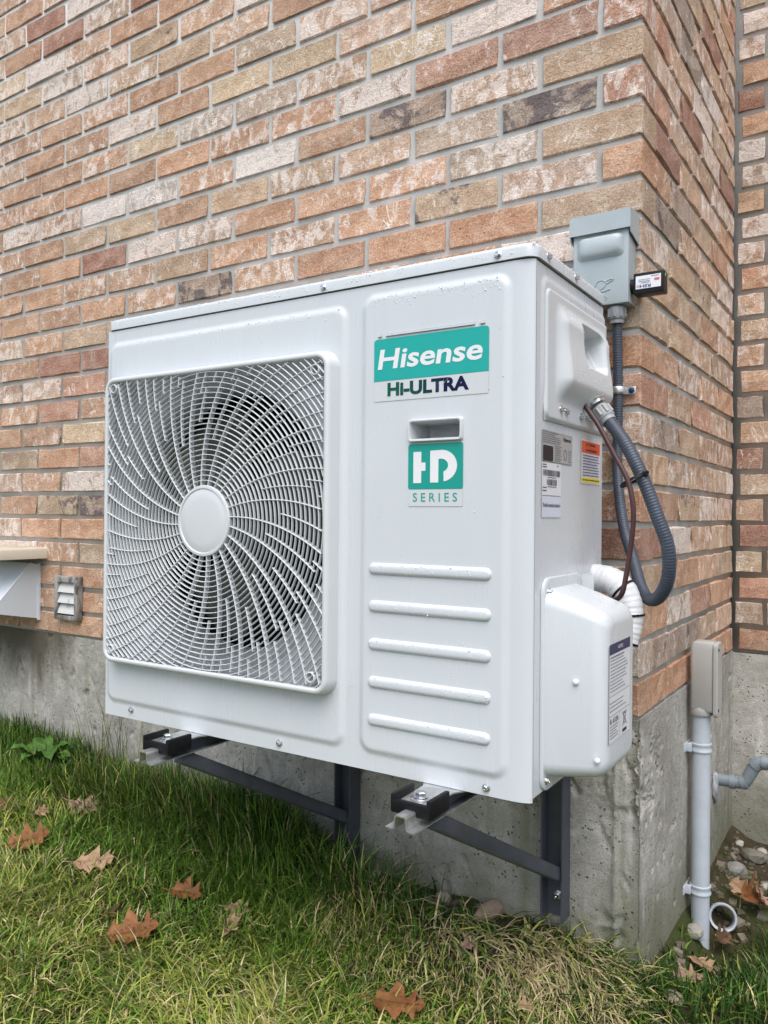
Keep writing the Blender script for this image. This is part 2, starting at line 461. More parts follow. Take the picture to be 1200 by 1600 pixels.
def gz(x, y): return float(ground_np(np.array([x], float), np.array([y], float))[0])

def axis_pts(lo, hi, step, far):
    c = list(np.arange(lo, hi, step)); s = step; a = lo; L = []
    while a > -far: s *= 1.35; a -= s; L.append(a)
    s = step; b = c[-1]; Rr = []
    while b < far: s *= 1.35; b += s; Rr.append(b)
    return np.array(L[::-1] + c + Rr)
gx = axis_pts(-2.4, .7, .02, 120); gy = axis_pts(-1.3, .95, .02, 120)
X, Y = np.meshgrid(gx, gy, indexing='ij')
Zg = ground_np(X.ravel(), Y.ravel())
ground = np_mesh('ground', np.stack([X.ravel(), Y.ravel(), Zg], -1), grid_faces(len(gx), len(gy)), M['soil'], smooth=True)
tag(ground, 'bare brown soil sloping down from the house beneath the grass', kind='structure')

# ------------------------------------------------------------------ house walls: mortar, foundation, every brick
J = .07; LP = .2032; OFF = (.1978, .0796); MJ = .0104
DEPTH = .903
def brick_shape(L, H=.0596, D=.088, seed=0, corner=False):
    """brick with uneven arrises: x 0..L, z 0..H, face at y=0 (looks to -y)"""
    r = random.Random(seed); b = .0028; calm = .25 if corner else 1.0
    xs = [b + (L - 2 * b) * k / 3 for k in range(4)]; zs = [b, H / 2, H - b]
    v = []; idx = {}
    for i, x in enumerate(xs):
        for j, z in enumerate(zs):
            idx[i, j] = len(v); v.append((x + r.uniform(-.0012, .0012), r.uniform(-.0022, .0014), z + r.uniform(-.0010, .0010)))
    f = [(idx[i, j], idx[i + 1, j], idx[i + 1, j + 1], idx[i, j + 1]) for i in range(3) for j in range(2)]
    per = [(i, 0) for i in range(4)] + [(3, 1)] + [(i, 2) for i in (3, 2, 1, 0)] + [(0, 1)]
    o1 = []
    for (i, j) in per:
        x = 0. if i == 0 else L if i == 3 else xs[i]; z = 0. if j == 0 else H if j == 2 else zs[j]
        chip = r.uniform(-.0008, .0028) + (r.uniform(.0015, .0065) if r.random() < .18 else 0)
        chip *= calm
        x += chip if i == 0 else -chip if i == 3 else 0; z += chip if j == 0 else -chip if j == 2 else 0
        o1.append(len(v)); v.append((x, b + r.uniform(-.0005, .0012), z))
    n = len(per)
    for k in range(n):
        a, c = per[k], per[(k + 1) % n]; f.append((o1[k], o1[(k + 1) % n], idx[c], idx[a]))
    o2 = []
    for k in range(n): x, y, z = v[o1[k]]; o2.append(len(v)); v.append((x, D, z))
    for k in range(n): f.append((o2[k], o2[(k + 1) % n], o1[(k + 1) % n], o1[k]))
    return v, f
brick_mesh_cache = {}
def brick_mesh(L, variant):
    key = (round(L, 4), variant)
    if key not in brick_mesh_cache:
        v, f = brick_shape(L, seed=hash(key) % 9973, corner=variant >= 100); me = bpy.data.meshes.new('brick'); me.from_pydata(v, [], f); me.materials.append(M['brick']); me.update()
        brick_mesh_cache[key] = me
    return brick_mesh_cache[key]

# kinds of brick: base colour, lime wash 0..1, flash 0..1
# colour, lime wash, flash
KINDS = [
    ((0.56, 0.315, 0.175), 0.58, 0),    # 0 orange tan
    ((0.58, 0.37, 0.235), 0.76, 0),    # 1 paler orange
    ((0.51, 0.26, 0.13), 0.4, 0),    # 2 brown orange
    ((0.50, 0.245, 0.155), 0.55, 0),    # 3 reddish
    ((0.34, 0.135, 0.080), 0.12, 0),    # 4 deep red
    ((0.36, 0.15, 0.09), 0.45, 0),    # 5 half red
    ((0.54, 0.385, 0.250), 0.52, 0),    # 6 golden tan
    ((0.64, 0.505, 0.335), 0.5, 0),    # 7 yellow cream
    ((0.56, 0.395, 0.30), 0.86, 0),    # 8 pink washed
    ((0.48, 0.39, 0.31), 0.78, 0.1),    # 9 grey beige
    ((0.56, 0.5, 0.475), 1.1, 0),    # 10 near white
    ((0.55, 0.43, 0.32), 0.92, 0),    # 11 cream
    ((0.36, 0.275, 0.21), 0.2, 0.62),    # 12 charcoal flashed
    ((0.48, 0.36, 0.235), 0.4, 0.46),    # 13 tan with dark flash
    ((0.57, 0.345, 0.22), 0.9, 0),    # 14 heavily washed
    ((0.34, 0.275, 0.235), 0.35, 0.34),    # 15 grey brown
]
WEIGHTS = (0, 0, 0, 0, 0, 0, 1, 1, 1, 3, 3, 2, 6, 6, 8, 8, 8, 14, 14, 9, 7)
# visible bricks by kind number (-1: any), course by course, counted from the outer corner (the far wall: from the inner corner)
FRONT = {
    -10: (-1, -1, -1, -1, -1, -1, -1, -1, 8, 0,),
    -9: (-1, -1, -1, -1, 2, 0, 0, 8, 8, 4, 1,),
    -8: (-1, -1, -1, 8, 8, 0, 4, 1, 5, 2,),
    -7: (-1, -1, 8, 14, 14, 9, 0, 0, 1, 8, 7,),
    -6: (-1, -1, 8, 0, 8, 1, 13, 14, 9, 7, 7,),
    -5: (-1, 0, 8, 9, 2, 1, 6, 6, 8, 1, 1,),
    -4: (-1, 8, 8, 8, 6, 0, 0, 0, 0, 0,),
    -3: (-1, 0, 0, 8, 7, 7, 0, 8, 0, 2, 1,),
    -2: (-1, 8, 7, 1, 9, 9, 7, 0, 0, 0, 0,),
    -1: (3, 3, 3, 8, 0, 0, 0, 0, 0, 0, 0,),
    0: (6, 1, 12, 0, 10, 0, 10, 10, 0, 14, 0,),
    1: (3, 12, 9, 1, 6, 6, 0, 7, 6, 0, 0,),
    2: (6, 11, 0, 0, 0, 8, 8, 4, 0, 0, 1,),
    3: (2, 8, 13, 0, 14, 0, 6, 0, 0, 0, 0,),
    4: (6, 2, 2, 2, 0, 12, 0, 0, 0, 0, 3,),
    5: (8, 8, 2, 0, 0, 0, 8, 6, 6, 0, 1,),
    6: (6, 0, 0, 0, 0, 0, 0, 4, 4, 0, 0,),
    7: (6, 0, 0, 0, 0, 0, 0, 0, 3, 8, 8,),
    8: (2, 0, 0, 0, 0, 0, 0, 0, 3, 0, 0,),
    9: (3, 0, 0, 0, 0, 0, 0, 7, 7, 0, 0,),
    10: (8, 0, 0, 0, 0, 0, 0, 3, 2, 6, 7,),
    11: (6, 0, 0, 0, 0, 0, 0, 0, 8, 0, 8,),
    12: (2, 0, 0, 0, 0, 0, 0, 12, 13, 0, 8,),
    13: (4, 0, 0, 0, 0, 0, 0, 0, 0, 0, 9,),
    14: (6, 0, 0, 0, 0, 0, 0, 6, 0, 8, 8,),
    15: (0, 0, 0, 0, 0, 0, 0, 0, 0, 0, 0,),
    16: (9, 0, 0, 0, 0, 0, 0, 0, 0, 0, 1,),
    17: (2, 0, 0, 0, 0, 0, 0, 0, 0, 0, 0,)}
SIDE = {
    -4: (8, 1, 6, 4, 8,),
    -3: (8, 15, 1, 6, 1,),
    -2: (1, 8, 15, 10, 1,),
    -1: (8, 1, 8, 6, 1,),
    0: (3, 8, 4, 1, 4,),
    1: (8, 1, 1, 8, 1,),
    2: (2, 4, 1, 8, 0,),
    3: (11, 15, 6, 0, 1,),
    4: (6, 15, 1, 0, 8,),
    5: (6, 6, 13, 1, 1,),
    6: (1, 6, 6, 0, 1,),
    7: (1, 6, 1, 6, 1,),
    8: (0, 0, 8, 1, 0,),
    9: (0, 6, 3, 1, 1,),
    10: (1, 15, 6, 0, 1,),
    11: (6, 1, 0, 6, 8,),
    12: (1, 0, 13, 1, 0,),
    13: (6, 8, 1, 6, 1,),
    14: (1, 6, 0, 1, 6,),
    15: (2, 9, 3, 0, 0,),
    16: (9, 15, 15, 6, 1,),
    17: (0, 2, 0, 0, 2,)}
FAR = {
    -4: (4, 0,),
    -3: (0, 0,),
    -2: (9, 0,),
    -1: (9, 0,),
    0: (6, 0,),
    1: (8, 0,),
    2: (8, 0,),
    3: (2, 0,),
    4: (1, 9,),
    5: (6, 0,),
    6: (0, 0,),
    7: (1, 1,),
    8: (15, 0,),
    9: (1, 0,),
    10: (5, 0,),
    11: (6, 6,),
    12: (1, 0,),
    13: (4, 0,),
    14: (7, 0,),
    15: (3, 0,),
    16: (9, 0,),
    17: (2, 0,)}

def put_brick(parent, kind, L, mat4, variant):
    me = brick_mesh(L, variant); o = bpy.data.objects.new('brick', me); COL.objects.link(o); o.parent = parent
    o.matrix_local = mat4
    c, w, fl = KINDS[kind]; j = random.uniform(.84, 1.18); hshift = random.uniform(-.06, .05)
    o.color = (c[0] * j * (1 + hshift), c[1] * j, c[2] * j * (1 - hshift), max(0, min(1.2, w + random.uniform(-.22, .26))))
    if fl: o['flash'] = fl
    return o

house = empty('house', (0, 0, 0), 0, 'brick house on a bare concrete foundation, seen at an outer and an inner corner', 'house')
ROWS = range(-24, 18); ZT = 18 * J
wall_front = np_mesh('front_wall', *(lambda v, f: (np.array(v), np.array(f)))(*box(-4.5, -.0058, .0050, .10, .0, ZT + 24 * J)), M['mortar'], house)
wall_side = np_mesh('side_wall', *(lambda v, f: (np.array(v), np.array(f)))(*box(-.1, -.0050, .0062, DEPTH + .09, .0, ZT + 24 * J)), M['mortar'], house)
wall_far = np_mesh('far_wall', *(lambda v, f: (np.array(v), np.array(f)))(*box(-.004, 2.4, DEPTH + .0050, DEPTH + .12, -.01, ZT + 24 * J)), M['mortar'], house)
wall_front['label'] = 'long brick wall behind the outdoor unit'
wall_side['label'] = 'short return brick wall at the outer corner'
wall_far['label'] = 'brick wall past the inner corner'
FW = []
for r in ROWS:
    z = ZT - (r + 1) * J + MJ / 2
    # front wall: laid leftwards from the outer corner
    s0 = 0.; n = 0
    while s0 < 4.4:
        s1 = OFF[r % 2] + n * LP
        L = s1 - s0 - (MJ / 2 if n == 0 else MJ)
        xr = -(s0 if n == 0 else s0 + MJ / 2)
        kinds = FRONT.get(r, ()); k = kinds[n] if n < len(kinds) and kinds[n] >= 0 else random.choice(WEIGHTS)
        vis = (xr > -2.15) and r >= -10
        FW.append((vis, r, n, k, L, xr - L, z)); s0 = s1; n += 1
indiv = [b for b in FW if b[0]]
rest = [b for b in FW if not b[0]]
if len(indiv) > 292:      # the ones wholly behind the unit go first
    hid = [b for b in indiv if 5 <= b[1] <= 16 and 2 <= b[2] <= 5]
    hid.sort(key=lambda b: -abs(b[2] - 3.5) - abs(b[1] - 11) * .1); hid = hid[::-1]
    cut = hid[:len(indiv) - 292]; indiv = [b for b in indiv if b not in cut]; rest += cut
for vis, r, n, k, L, x, z in indiv:
    put_brick(wall_front, k, L, Matrix.Translation((x, random.uniform(-.0012, .0012), z)) @ Matrix.Rotation(random.uniform(-.004, .004) * (n > 0), 4, 'Y'), random.randrange(14) + (100 if n == 0 else 0))
g = Geo()
for vis, r, n, k, L, x, z in rest:
    v, f = brick_shape(L, seed=r * 31 + n); g.add([(a + x, b, c + z) for a, b, c in v], f)
bulk = g.build('brick_field', M['brick'], wall_front); bulk['kind'] = 'stuff'; bulk.color = (.54, .33, .20, .7)
side_rest = Geo(); far_rest = Geo()
# return wall: laid away from the corner, faces +x
rot_side = Matrix.Rotation(math.radians(90), 4, 'Z')
for r in ROWS:
    z = ZT - (r + 1) * J + MJ / 2; s0 = 0.; n = 0
    while s0 < DEPTH - .02:
        s1 = min(OFF[(r + 1) % 2] + n * LP, DEPTH - .004)
        a = .0906 if False else (s0 if n == 0 else s0 + MJ / 2)
        L = s1 - a - MJ / 2
        if L > .02:
            kinds = SIDE.get(r, ()); k = kinds[n] if n < len(kinds) else random.choice(WEIGHTS)
            if n == 0:     # the corner brick is the end of a front-wall brick: a thin slip that shares its kind keeps the bond
                fk = FRONT.get(r, ()); k = fk[0] if fk and fk[0] >= 0 else k
                a = .0895 if L > .095 else a
                if L <= .095:
                    s0 = s1; n += 1; continue
                L = s1 - a - MJ / 2; a -= .0
                a = .0; L = s1 - MJ / 2
            m = Matrix.Translation((random.uniform(-.0012, .0012), a, z)) @ rot_side
            if n == 0 and OFF[r % 2] < .1:
                # header course on the front: the brick's long side lies on this wall, its end shows on the front
                m = Matrix.Translation((0, .0885, z)) @ rot_side; L = s1 - MJ / 2 - .0885
            if r < -11:
                v, f = brick_shape(L, seed=r * 31 + n); side_rest.add([tuple(m @ Vector(p)) for p in v], f); s0 = s1; n += 1; continue
            put_brick(wall_side, k, L, m, random.randrange(14) + (100 if n == 0 else 0))
        s0 = s1; n += 1
# far wall
for r in ROWS:
    z = ZT - (r + 1) * J + MJ / 2; s0 = .016 if r % 2 else .006; n = 0
    while s0 < 2.3:
        s1 = (.080 if r % 2 == 0 else .180) + n * LP
        L = s1 - s0 - MJ / 2
        if r < -11 or n > 1:
            v, f = brick_shape(L, seed=r * 37 + n); far_rest.add([(a + s0, b + DEPTH, c + z) for a, b, c in v], f); s0 = s1 + MJ / 2; n += 1; continue
        kinds = FAR.get(r, ()); k = kinds[n] if n < len(kinds) else random.choice(WEIGHTS)
        put_brick(wall_far, k, L, Matrix.Translation((s0, DEPTH + random.uniform(-.001, .001), z)), random.randrange(14)); s0 = s1 + MJ / 2; n += 1

for gq, wq in ((side_rest, wall_side), (far_rest, wall_far)):
    o = gq.build('brick_field', M['brick'], wq); o['kind'] = 'stuff'; o.color = (.54, .33, .20, .7)

# foundation: cast concrete with board marks, pits and a honeycombed corner (relief is real)
def concrete_face(name, u0, u1, z0, z1, step, place, relief, mat, label):
    nu = int((u1 - u0) / step) + 1; nz = int((z1 - z0) / step) + 1
    U, Z = np.meshgrid(np.linspace(u0, u1, nu), np.linspace(z0, z1, nz), indexing='ij'); H = relief(U, Z)
    V = place(U.ravel(), Z.ravel(), H.ravel()); o = np_mesh(name, V, grid_faces(nu, nz), mat, house, smooth=True); o['label'] = label; return o
def cells(u, z, seed):
    ui = np.floor(u); zi = np.floor(z); best = np.full(u.shape, 9.)
    for a in (-1, 0, 1):
        for b in (-1, 0, 1):
            cx = ui + a; cz = zi + b; ox = vnoise(cx * 1.0, cz * 1.0, seed); oz = vnoise(cx * 1.0, cz * 1.0, seed + 5)
            best = np.minimum(best, np.hypot(cx + ox - u, cz + oz - z))
    return best
def rel_front(U, Z):
    h = (fbm(U * 5, Z * 5, 3, 3) - .45) * .004 + (fbm(U * 60, Z * 60, 3, 4) - .45) * .0016
    for s in (-.29, -.52, -.83, -1.13, -1.50, -1.95):      # board joints
        h = h + .0022 * np.exp(-((U - s + (vnoise(Z * 20, U * 0, 5) - .5) * .003) / .0022) ** 2) - .003 * (vnoise(U * 0 + s * 10, Z * 40, 6) > .6) * np.exp(-((U - s) / .003) ** 2)
    pit = vnoise((U + Z * .5) * 52, (Z - U * .6) * 24, 9); h = h - .007 * sstep(pit, .84, .96)
    # chamfer seam and honeycombing by the corner
    h = h + (.005 + .004 * (vnoise(U * 60, Z * 90, 44) - .5)) * np.exp(-((U + .042 + .004 * (vnoise(U * 0, Z * 30, 45) - .5)) / .0035) ** 2) - .003 * sstep(U, -.040, -.036)
    hc = np.exp(-(((U + .035) / .04) ** 2 + ((Z + .135) / .05) ** 2)); h = h - np.clip(hc * 1.6, 0, 1) * sstep(fbm(U * 30, Z * 26, 3, 12), .30, .50) * (.002 + .017 * np.clip(cells(U * 105, Z * 95, 31), 0, 1))
    hc2 = np.exp(-(((U + .03) / .05) ** 2 + ((Z + .40) / .04) ** 2)); h = h - .014 * hc2 * sstep(fbm(U * 30, Z * 40, 3, 13), .35, .6)
    low = sstep(Z, -.30, -.42); h = h + low * (fbm(U * 20, Z * 20, 3, 14) - .4) * .014
    e = np.clip((U + .012) / .012, 0, 1); return h * (1 - e) - .004 * e * (fbm(Z * 30, U * 0, 3, 15) + .2)
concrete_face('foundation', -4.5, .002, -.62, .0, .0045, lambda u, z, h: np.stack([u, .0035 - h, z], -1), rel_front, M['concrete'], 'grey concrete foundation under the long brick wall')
def rel_side(U, Z):
    h = (fbm(U * 6, Z * 4, 3, 23) - .45) * .003 + (fbm(U * 60, Z * 40, 3, 24) - .45) * .0014
    hc = np.exp(-(((U - .05) / .10) ** 2 + ((Z + .13) / .075) ** 2)); h = h - np.clip(hc * 1.4, 0, 1) * sstep(fbm(U * 24, Z * 26, 3, 12), .36, .56) * (.001 + .014 * np.clip(cells(U * 95, Z * 110, 31), 0, 1))
    pit = vnoise(U * 45, Z * 30, 29); return h - .005 * sstep(pit, .86, .97)
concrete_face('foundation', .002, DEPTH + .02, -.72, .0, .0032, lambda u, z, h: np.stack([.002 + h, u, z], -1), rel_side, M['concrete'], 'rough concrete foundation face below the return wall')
concrete_face('foundation', -.01, 2.4, -.95, -.004, .012, lambda u, z, h: np.stack([u, DEPTH + .004 - h, z], -1), lambda U, Z: (fbm(U * 7, Z * 7, 4, 33) - .45) * .006, M['parging'], 'pale parged foundation past the inner corner')

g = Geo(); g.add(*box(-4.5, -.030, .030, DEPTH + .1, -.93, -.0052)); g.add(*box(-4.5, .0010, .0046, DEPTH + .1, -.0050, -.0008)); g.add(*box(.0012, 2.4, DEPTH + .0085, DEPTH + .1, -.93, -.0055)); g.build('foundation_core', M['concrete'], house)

# ------------------------------------------------------------------ outdoor unit (local frame: x along the front, y back, z up)
W, D, H = .9007, .3156, .7821
unit = empty('outdoor_unit', (-.9328, -.42452, -.0357), .0155, 'white heat pump outdoor unit with a round fan behind a square grille', 'outdoor unit')
AX, AZ = .2965, .387            # fan axis
# front panel: stamped sheet as one relief surface, wrapping round the right corner
GX0, GX1, GZ0, GZ1 = .026, .569, .112, .661
def rr_sdf(x, z, x0, x1, z0, z1, r):
    qx = np.abs(x - (x0 + x1) / 2) - (x1 - x0) / 2 + r; qz = np.abs(z - (z0 + z1) / 2) - (z1 - z0) / 2 + r
    return np.hypot(np.maximum(qx, 0), np.maximum(qz, 0)) + np.minimum(np.maximum(qx, qz), 0) - r
us = np.concatenate([np.arange(0, .8601, .0025), np.linspace(.8625, .96, 30)])
zs = np.arange(.0, .7601, .0025)
U, Z = np.meshgrid(us, zs, indexing='ij')
def emboss(x, z, x0, x1, z0, z1, r, w=.0065): return sstep(-rr_sdf(x, z, x0, x1, z0, z1, r), -w, w)
Hh = .0045 * emboss(U, Z, .010, .581, .031, .732, .02) + .0045 * emboss(U, Z, .617, .862, .031, .741, .02)
rec = sstep(-rr_sdf(U, Z, GX0 + .012, GX1 - .012, GZ0 + .012, GZ1 - .012, .02), -.004, .004)
rr = np.hypot(U - AX, Z - AZ)
Y0 = -Hh * (1 - rec) + .017 * rec
# plan of the rounded right corner
ang = np.clip((U - .8657) / (.935 - .8657), 0, 1) * (math.pi / 2)
px = np.where(U > .8657, .8657 + .0335 * np.sin(ang), U); py = np.where(U > .8657, .010 * (1 - np.cos(ang)), 0)
px = np.where(U > .935, .8992, px); py = np.where(U > .935, .010 + (U - .935) * .0, py)
px[:3] = [[0.004], [.0015], [.0]] if False else px[:3]
keep = us <= .936
nz = len(zs)
Vp = np.stack([px, Y0 + py, Z], -1)[keep]
nu = Vp.shape[0]
rrk = rr[keep]
fm = np.minimum(np.minimum(rrk[:-1, :-1], rrk[1:, :-1]), np.minimum(rrk[:-1, 1:], rrk[1:, 1:])) > .254
uu = U[keep][:-1, :-1]; z2 = Z[keep][:-1, :-1]
fm &= ~((uu > .7065) & (uu < .7885) & (z2 > .5135) & (z2 < .5380))
front = np_mesh('front_panel', Vp.reshape(-1, 3), grid_faces(nu, nz, fm), M['white'], unit, smooth=True)
# bell mouth round the fan opening, the dark chamber behind it, coil and casing
def ring_surface(name, prof, n, mat, parent, cx=AX, cz=AZ):
    loops = [[(cx + r * math.cos(2 * math.pi * i / n), y, cz + r * math.sin(2 * math.pi * i / n)) for i in range(n)] for r, y in prof]
    v, f = loft(loops, False, False); return mesh_obj(name, v, f, mat, parent, True, 60)
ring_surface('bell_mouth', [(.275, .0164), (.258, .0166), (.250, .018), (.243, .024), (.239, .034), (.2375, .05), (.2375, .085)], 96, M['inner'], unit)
ring_surface('fan_chamber', [(.2385, .085), (.30, .087), (.30, .30)], 48, M['dark'], unit)
mesh_obj('coil', *box(.0, .60, .288, .293, .05, .74), M['dark'], unit)
# fan
fan = mesh_obj('fan', *lathe((AX, .045, AZ), (0, 1, 0), [(0, .02), (.002, .045), (.01, .058), (.10, .062)], 32), M['fan'], unit, True, 40)
for b in range(3):
    nr, na = 12, 9; V = []
    for i in range(nr):
        q = i / (nr - 1); r = .055 + q * .172
        a0 = math.radians(b * 120 + 62 - 30 * q ** 1.5); span = math.radians(62 - 8 * q + 14 * math.sin(q * 3.14))
        for j in range(na):
            w = j / (na - 1); a = a0 - span * w
            tip = 1 - .05 * abs(w - .35) * q
            V.append((AX + r * tip * math.cos(a), .062 + (.075 - .028 * q) * w + .012 * math.sin(w * 3.14) * q, AZ + r * tip * math.sin(a)))
    blade = np_mesh('blade', V, grid_faces(nr, na), M['fan'], fan, smooth=True)
    sm = blade.modifiers.new('thick', 'SOLIDIFY'); sm.thickness = .003
# cabinet sides, top, base
cab = Geo()
cab.add(*box(.002, .004, .016, D, .004, H - .02)); cab.add(*box(.004, W - .004, D - .003, D, .004, H - .02)); cab.add(*box(.003, .62, .02, D - .003, .004, .008)); 
cab.add(*box(.62, W - .003, .006, D - .003, .004, .008))
cab.build('cabinet', M['white'], unit)
mesh_obj('inner_wall', *box(.60, .604, .02, D - .004, .01, H - .03), M['dark'], unit)
# right side panel as relief
ys = np.arange(.0105, D + .0005, .003); zz = np.arange(.006, .7606, .003)
Yg, Zz = np.meshgrid(ys, zz, indexing='ij')
hs_ = .003 * emboss(Yg, Zz, .030, .40, .46, .742, .018, .005) * sstep(Zz, .53, .60)
side = np_mesh('side_panel', np.stack([W - .0015 + hs_, Yg, Zz], -1).reshape(-1, 3), grid_faces(len(ys), len(zz), ~((Yg[:-1, :-1] > .14) & (Yg[:-1, :-1] < .298) & (Zz[:-1, :-1] > .60) & (Zz[:-1, :-1] < .716))), M['white'], unit, smooth=True)
side['label'] = 'right side panel of the cabinet carrying stickers'
# top cover with rolled lip
loops = []
for dz, ins in ((.762, .0006), (.7622, -.0016), (.776, -.0016), (.7795, -.0008), (.7815, .0015), (H, .005)):
    loops.append([(x, y, dz) for x, y in rrect(-.0012 + ins, W + .0008 - ins, -.0012 + ins, D + .001 - ins, .018, 6)])
v, f = loft(loops); mesh_obj('top_cover', v, f, M['white'], unit, True, 50)

g = Geo(); g.add(*box(.004, W - .012, .0035, .0060, .752, .7655)); g.add(*box(W - .0068, W - .0048, .0112, D - .004, .752, .7655)); g.add(*box(W - .0068, W - .0030, .0096, .0104, .004, .760)); g.build('seam_shade_strip', M['dark'], unit)  # dark strips added behind the seams to paint in their shade
# screws
def screw_shape(n=6):
    v1, f1 = lathe((0, 0, 0), (0, -1, 0), [(0, .0062), (.0010, .0060), (.0014, .0048)], 14)
    v2, f2 = lathe((0, -.0012, 0), (0, -1, 0), [(0, .0042), (.0035, .0041), (.0042, .0034), (.0042, .0020), (.0032, .0016)], 6)
    g = Geo(); g.add(v1, f1); g.add(v2, f2); return g
first_screw = screw_shape().build('screw', M['steel'], unit); first_screw.location = (.537, -.0025, .7705)
def screw(loc, parent, rotz=0., sc=1.):
    o = first_screw.copy(); COL.objects.link(o); o.parent = parent; o.location = loc; o.rotation_euler = (0, 0, rotz); o.scale = (sc,) * 3; return o
for p in ((.846, -.0025, .7715), (.078, -.0005, .018), (.45, -.0005, .0135), (.833, -.0005, .0115)): screw(p, unit)
for p in ((W + .002, .045, .772), (W + .002, .163, .772)): screw(p, unit, math.pi / 2)

# stamped ribs on the right half of the front
def rib_mesh():
    x0, x1, h = 0., .2095, .0094; v = []; f = []
    loops = []
    for off, y in ((.0, 0), (.0012, -.0022), (.0034, -.0042), (.0060, -.0049)):
        loops.append([(x, y, z) for x, z in rrect(x0 + off, x1 - off, -h + off, h - off, h - off - .0002, 7)])
    return loft(loops, False, True)
rib0 = None
for z in (.3165, .2582, .1993, .1403, .0818):
    if rib0 is None: rib0 = mesh_obj('stamped_rib', *rib_mesh(), M['white'], front, True, 40); o = rib0
    else: o = rib0.copy(); COL.objects.link(o); o.parent = front
    o.location = (.6315, -.0044, z)

# logo sticker
FY = -.0048
def onfront(dy): return lambda u, w: Vector((u, FY - dy, w))
def poly(name, pts, place, mat, parent): return mesh_obj(name, [place(*p) for p in pts], [tuple(range(len(pts)))], mat, parent)
def plate(name, x0, x1, z0, z1, r, place, mat, parent, dims=None):
    return poly(name, rrect(x0, x1, z0, z1, r, 4), place, mat, parent)
film = plate('logo_film', .6388, .8338, .5755, .6065, .002, onfront(.0004), M['clear'], front)
pts = [(.6385, .607), (.8342, .607)] + [(.8342 - .005 + .005 * math.cos(a), .6670 + .005 * math.sin(a)) for a in np.linspace(0, math.pi / 2, 6)] + [(.6385 + .005 - .005 * math.sin(a), .6670 + .005 * math.cos(a)) for a in np.linspace(0, math.pi / 2, 6)]
logo = poly('logo_sticker', pts, onfront(.0006), M['teal'], front)
text('Hisense', .6455, .8245, .6245, .6555, onfront(.0010), M['lettering'], logo, .022, .12)
text('Hi-ULTRA', .6635, .803, .5825, .6035, onfront(.0008), M['hiultra'], film, .042, .0)
lf = [(.7645 + .0065 * a - .003, .5935 + .0052 * a + .002) for a in (-.6, .1, .7, 1.2)] + [(.7645 + .0068 * a - .003, .5935 + .0068 * a + .0012) for a in (1.0, .5, -.1)]
poly('leaf_mark', lf, onfront(.0011), M['clear'], film)
# slots the badge hooks into
for a, b in ((.646, .6525), (.660, .812), (.820, .828)):
    mesh_obj('badge_slot', *box(a, b, FY - .0022, FY + .001, .6755, .6785, .0006), M['white'], front)
    mesh_obj('badge_shade_strip', *box(a, b, FY - .0004, FY + .001, .6786, .6791), M['dark'], front)  # dark strip paints the thin shade line above each slot
# recessed handle
def frame_loop(in_, y): return [(x, y, z) for x, z in rrect(.7030 + in_, .7945 - in_, .5095 + in_, .5440 - in_, .0045 if in_ < .004 else .0015, 4)]
v, f = loft([frame_loop(0, FY + .002), frame_loop(.0004, FY - .004), frame_loop(.0016, FY - .0062), frame_loop(.0034, FY - .0060), frame_loop(.0045, FY - .003), frame_loop(.0052, FY + .055), frame_loop(.0110, FY + .058)], False, True)
mesh_obj('handle_recess', v, f, M['grille'], front, True, 35)
# HD badge
def hd(x, y): return (.702 + (x - 105) / 860 * .0922, .507 - (y - 517) / 710 * .068)
hdfilm = plate('badge_film', .7022, .7940, .4135, .4387, .002, onfront(.0004), M['clear'], front)
hdb = plate('badge_sticker', .7018, .7944, .4390, .5072, .004, onfront(.0006), M['tealdark'], front)
g = Geo(); pl = onfront(.0010)
for P in ([(190, 640), (318, 640), (318, 810), (385, 810), (385, 940), (318, 940), (318, 1130), (190, 1130)],):
    g.add([pl(*hd(*p)) for p in P[::-1]], [tuple(range(8))])
outer = [(460, 630), (600, 625)] + [(640 + 238 * math.sin(a), 868 - 245 * math.cos(a)) for a in np.linspace(0.05, 3.0, 15)]
inner = [(590, 760), (590, 762)] + [(625 + 116 * math.sin(a), 862 - 104 * math.cos(a)) for a in np.linspace(0.05, 2.75, 15)]
n = len(outer)
g.add([pl(*hd(*p)) for p in outer + inner], [(i, i + n, i + n + 1, i + 1) for i in range(n - 1)])
g.add([pl(*hd(*p)) for p in [(460, 630), (460, 1125), (590, 1125), (590, 760)]], [(0, 1, 2, 3)])
g.build('lettering', M['lettering'], hdb)
text('S E R I E S', .7105, .7850, .4205, .4335, onfront(.0008), M['tealdark'], hdfilm, .004)

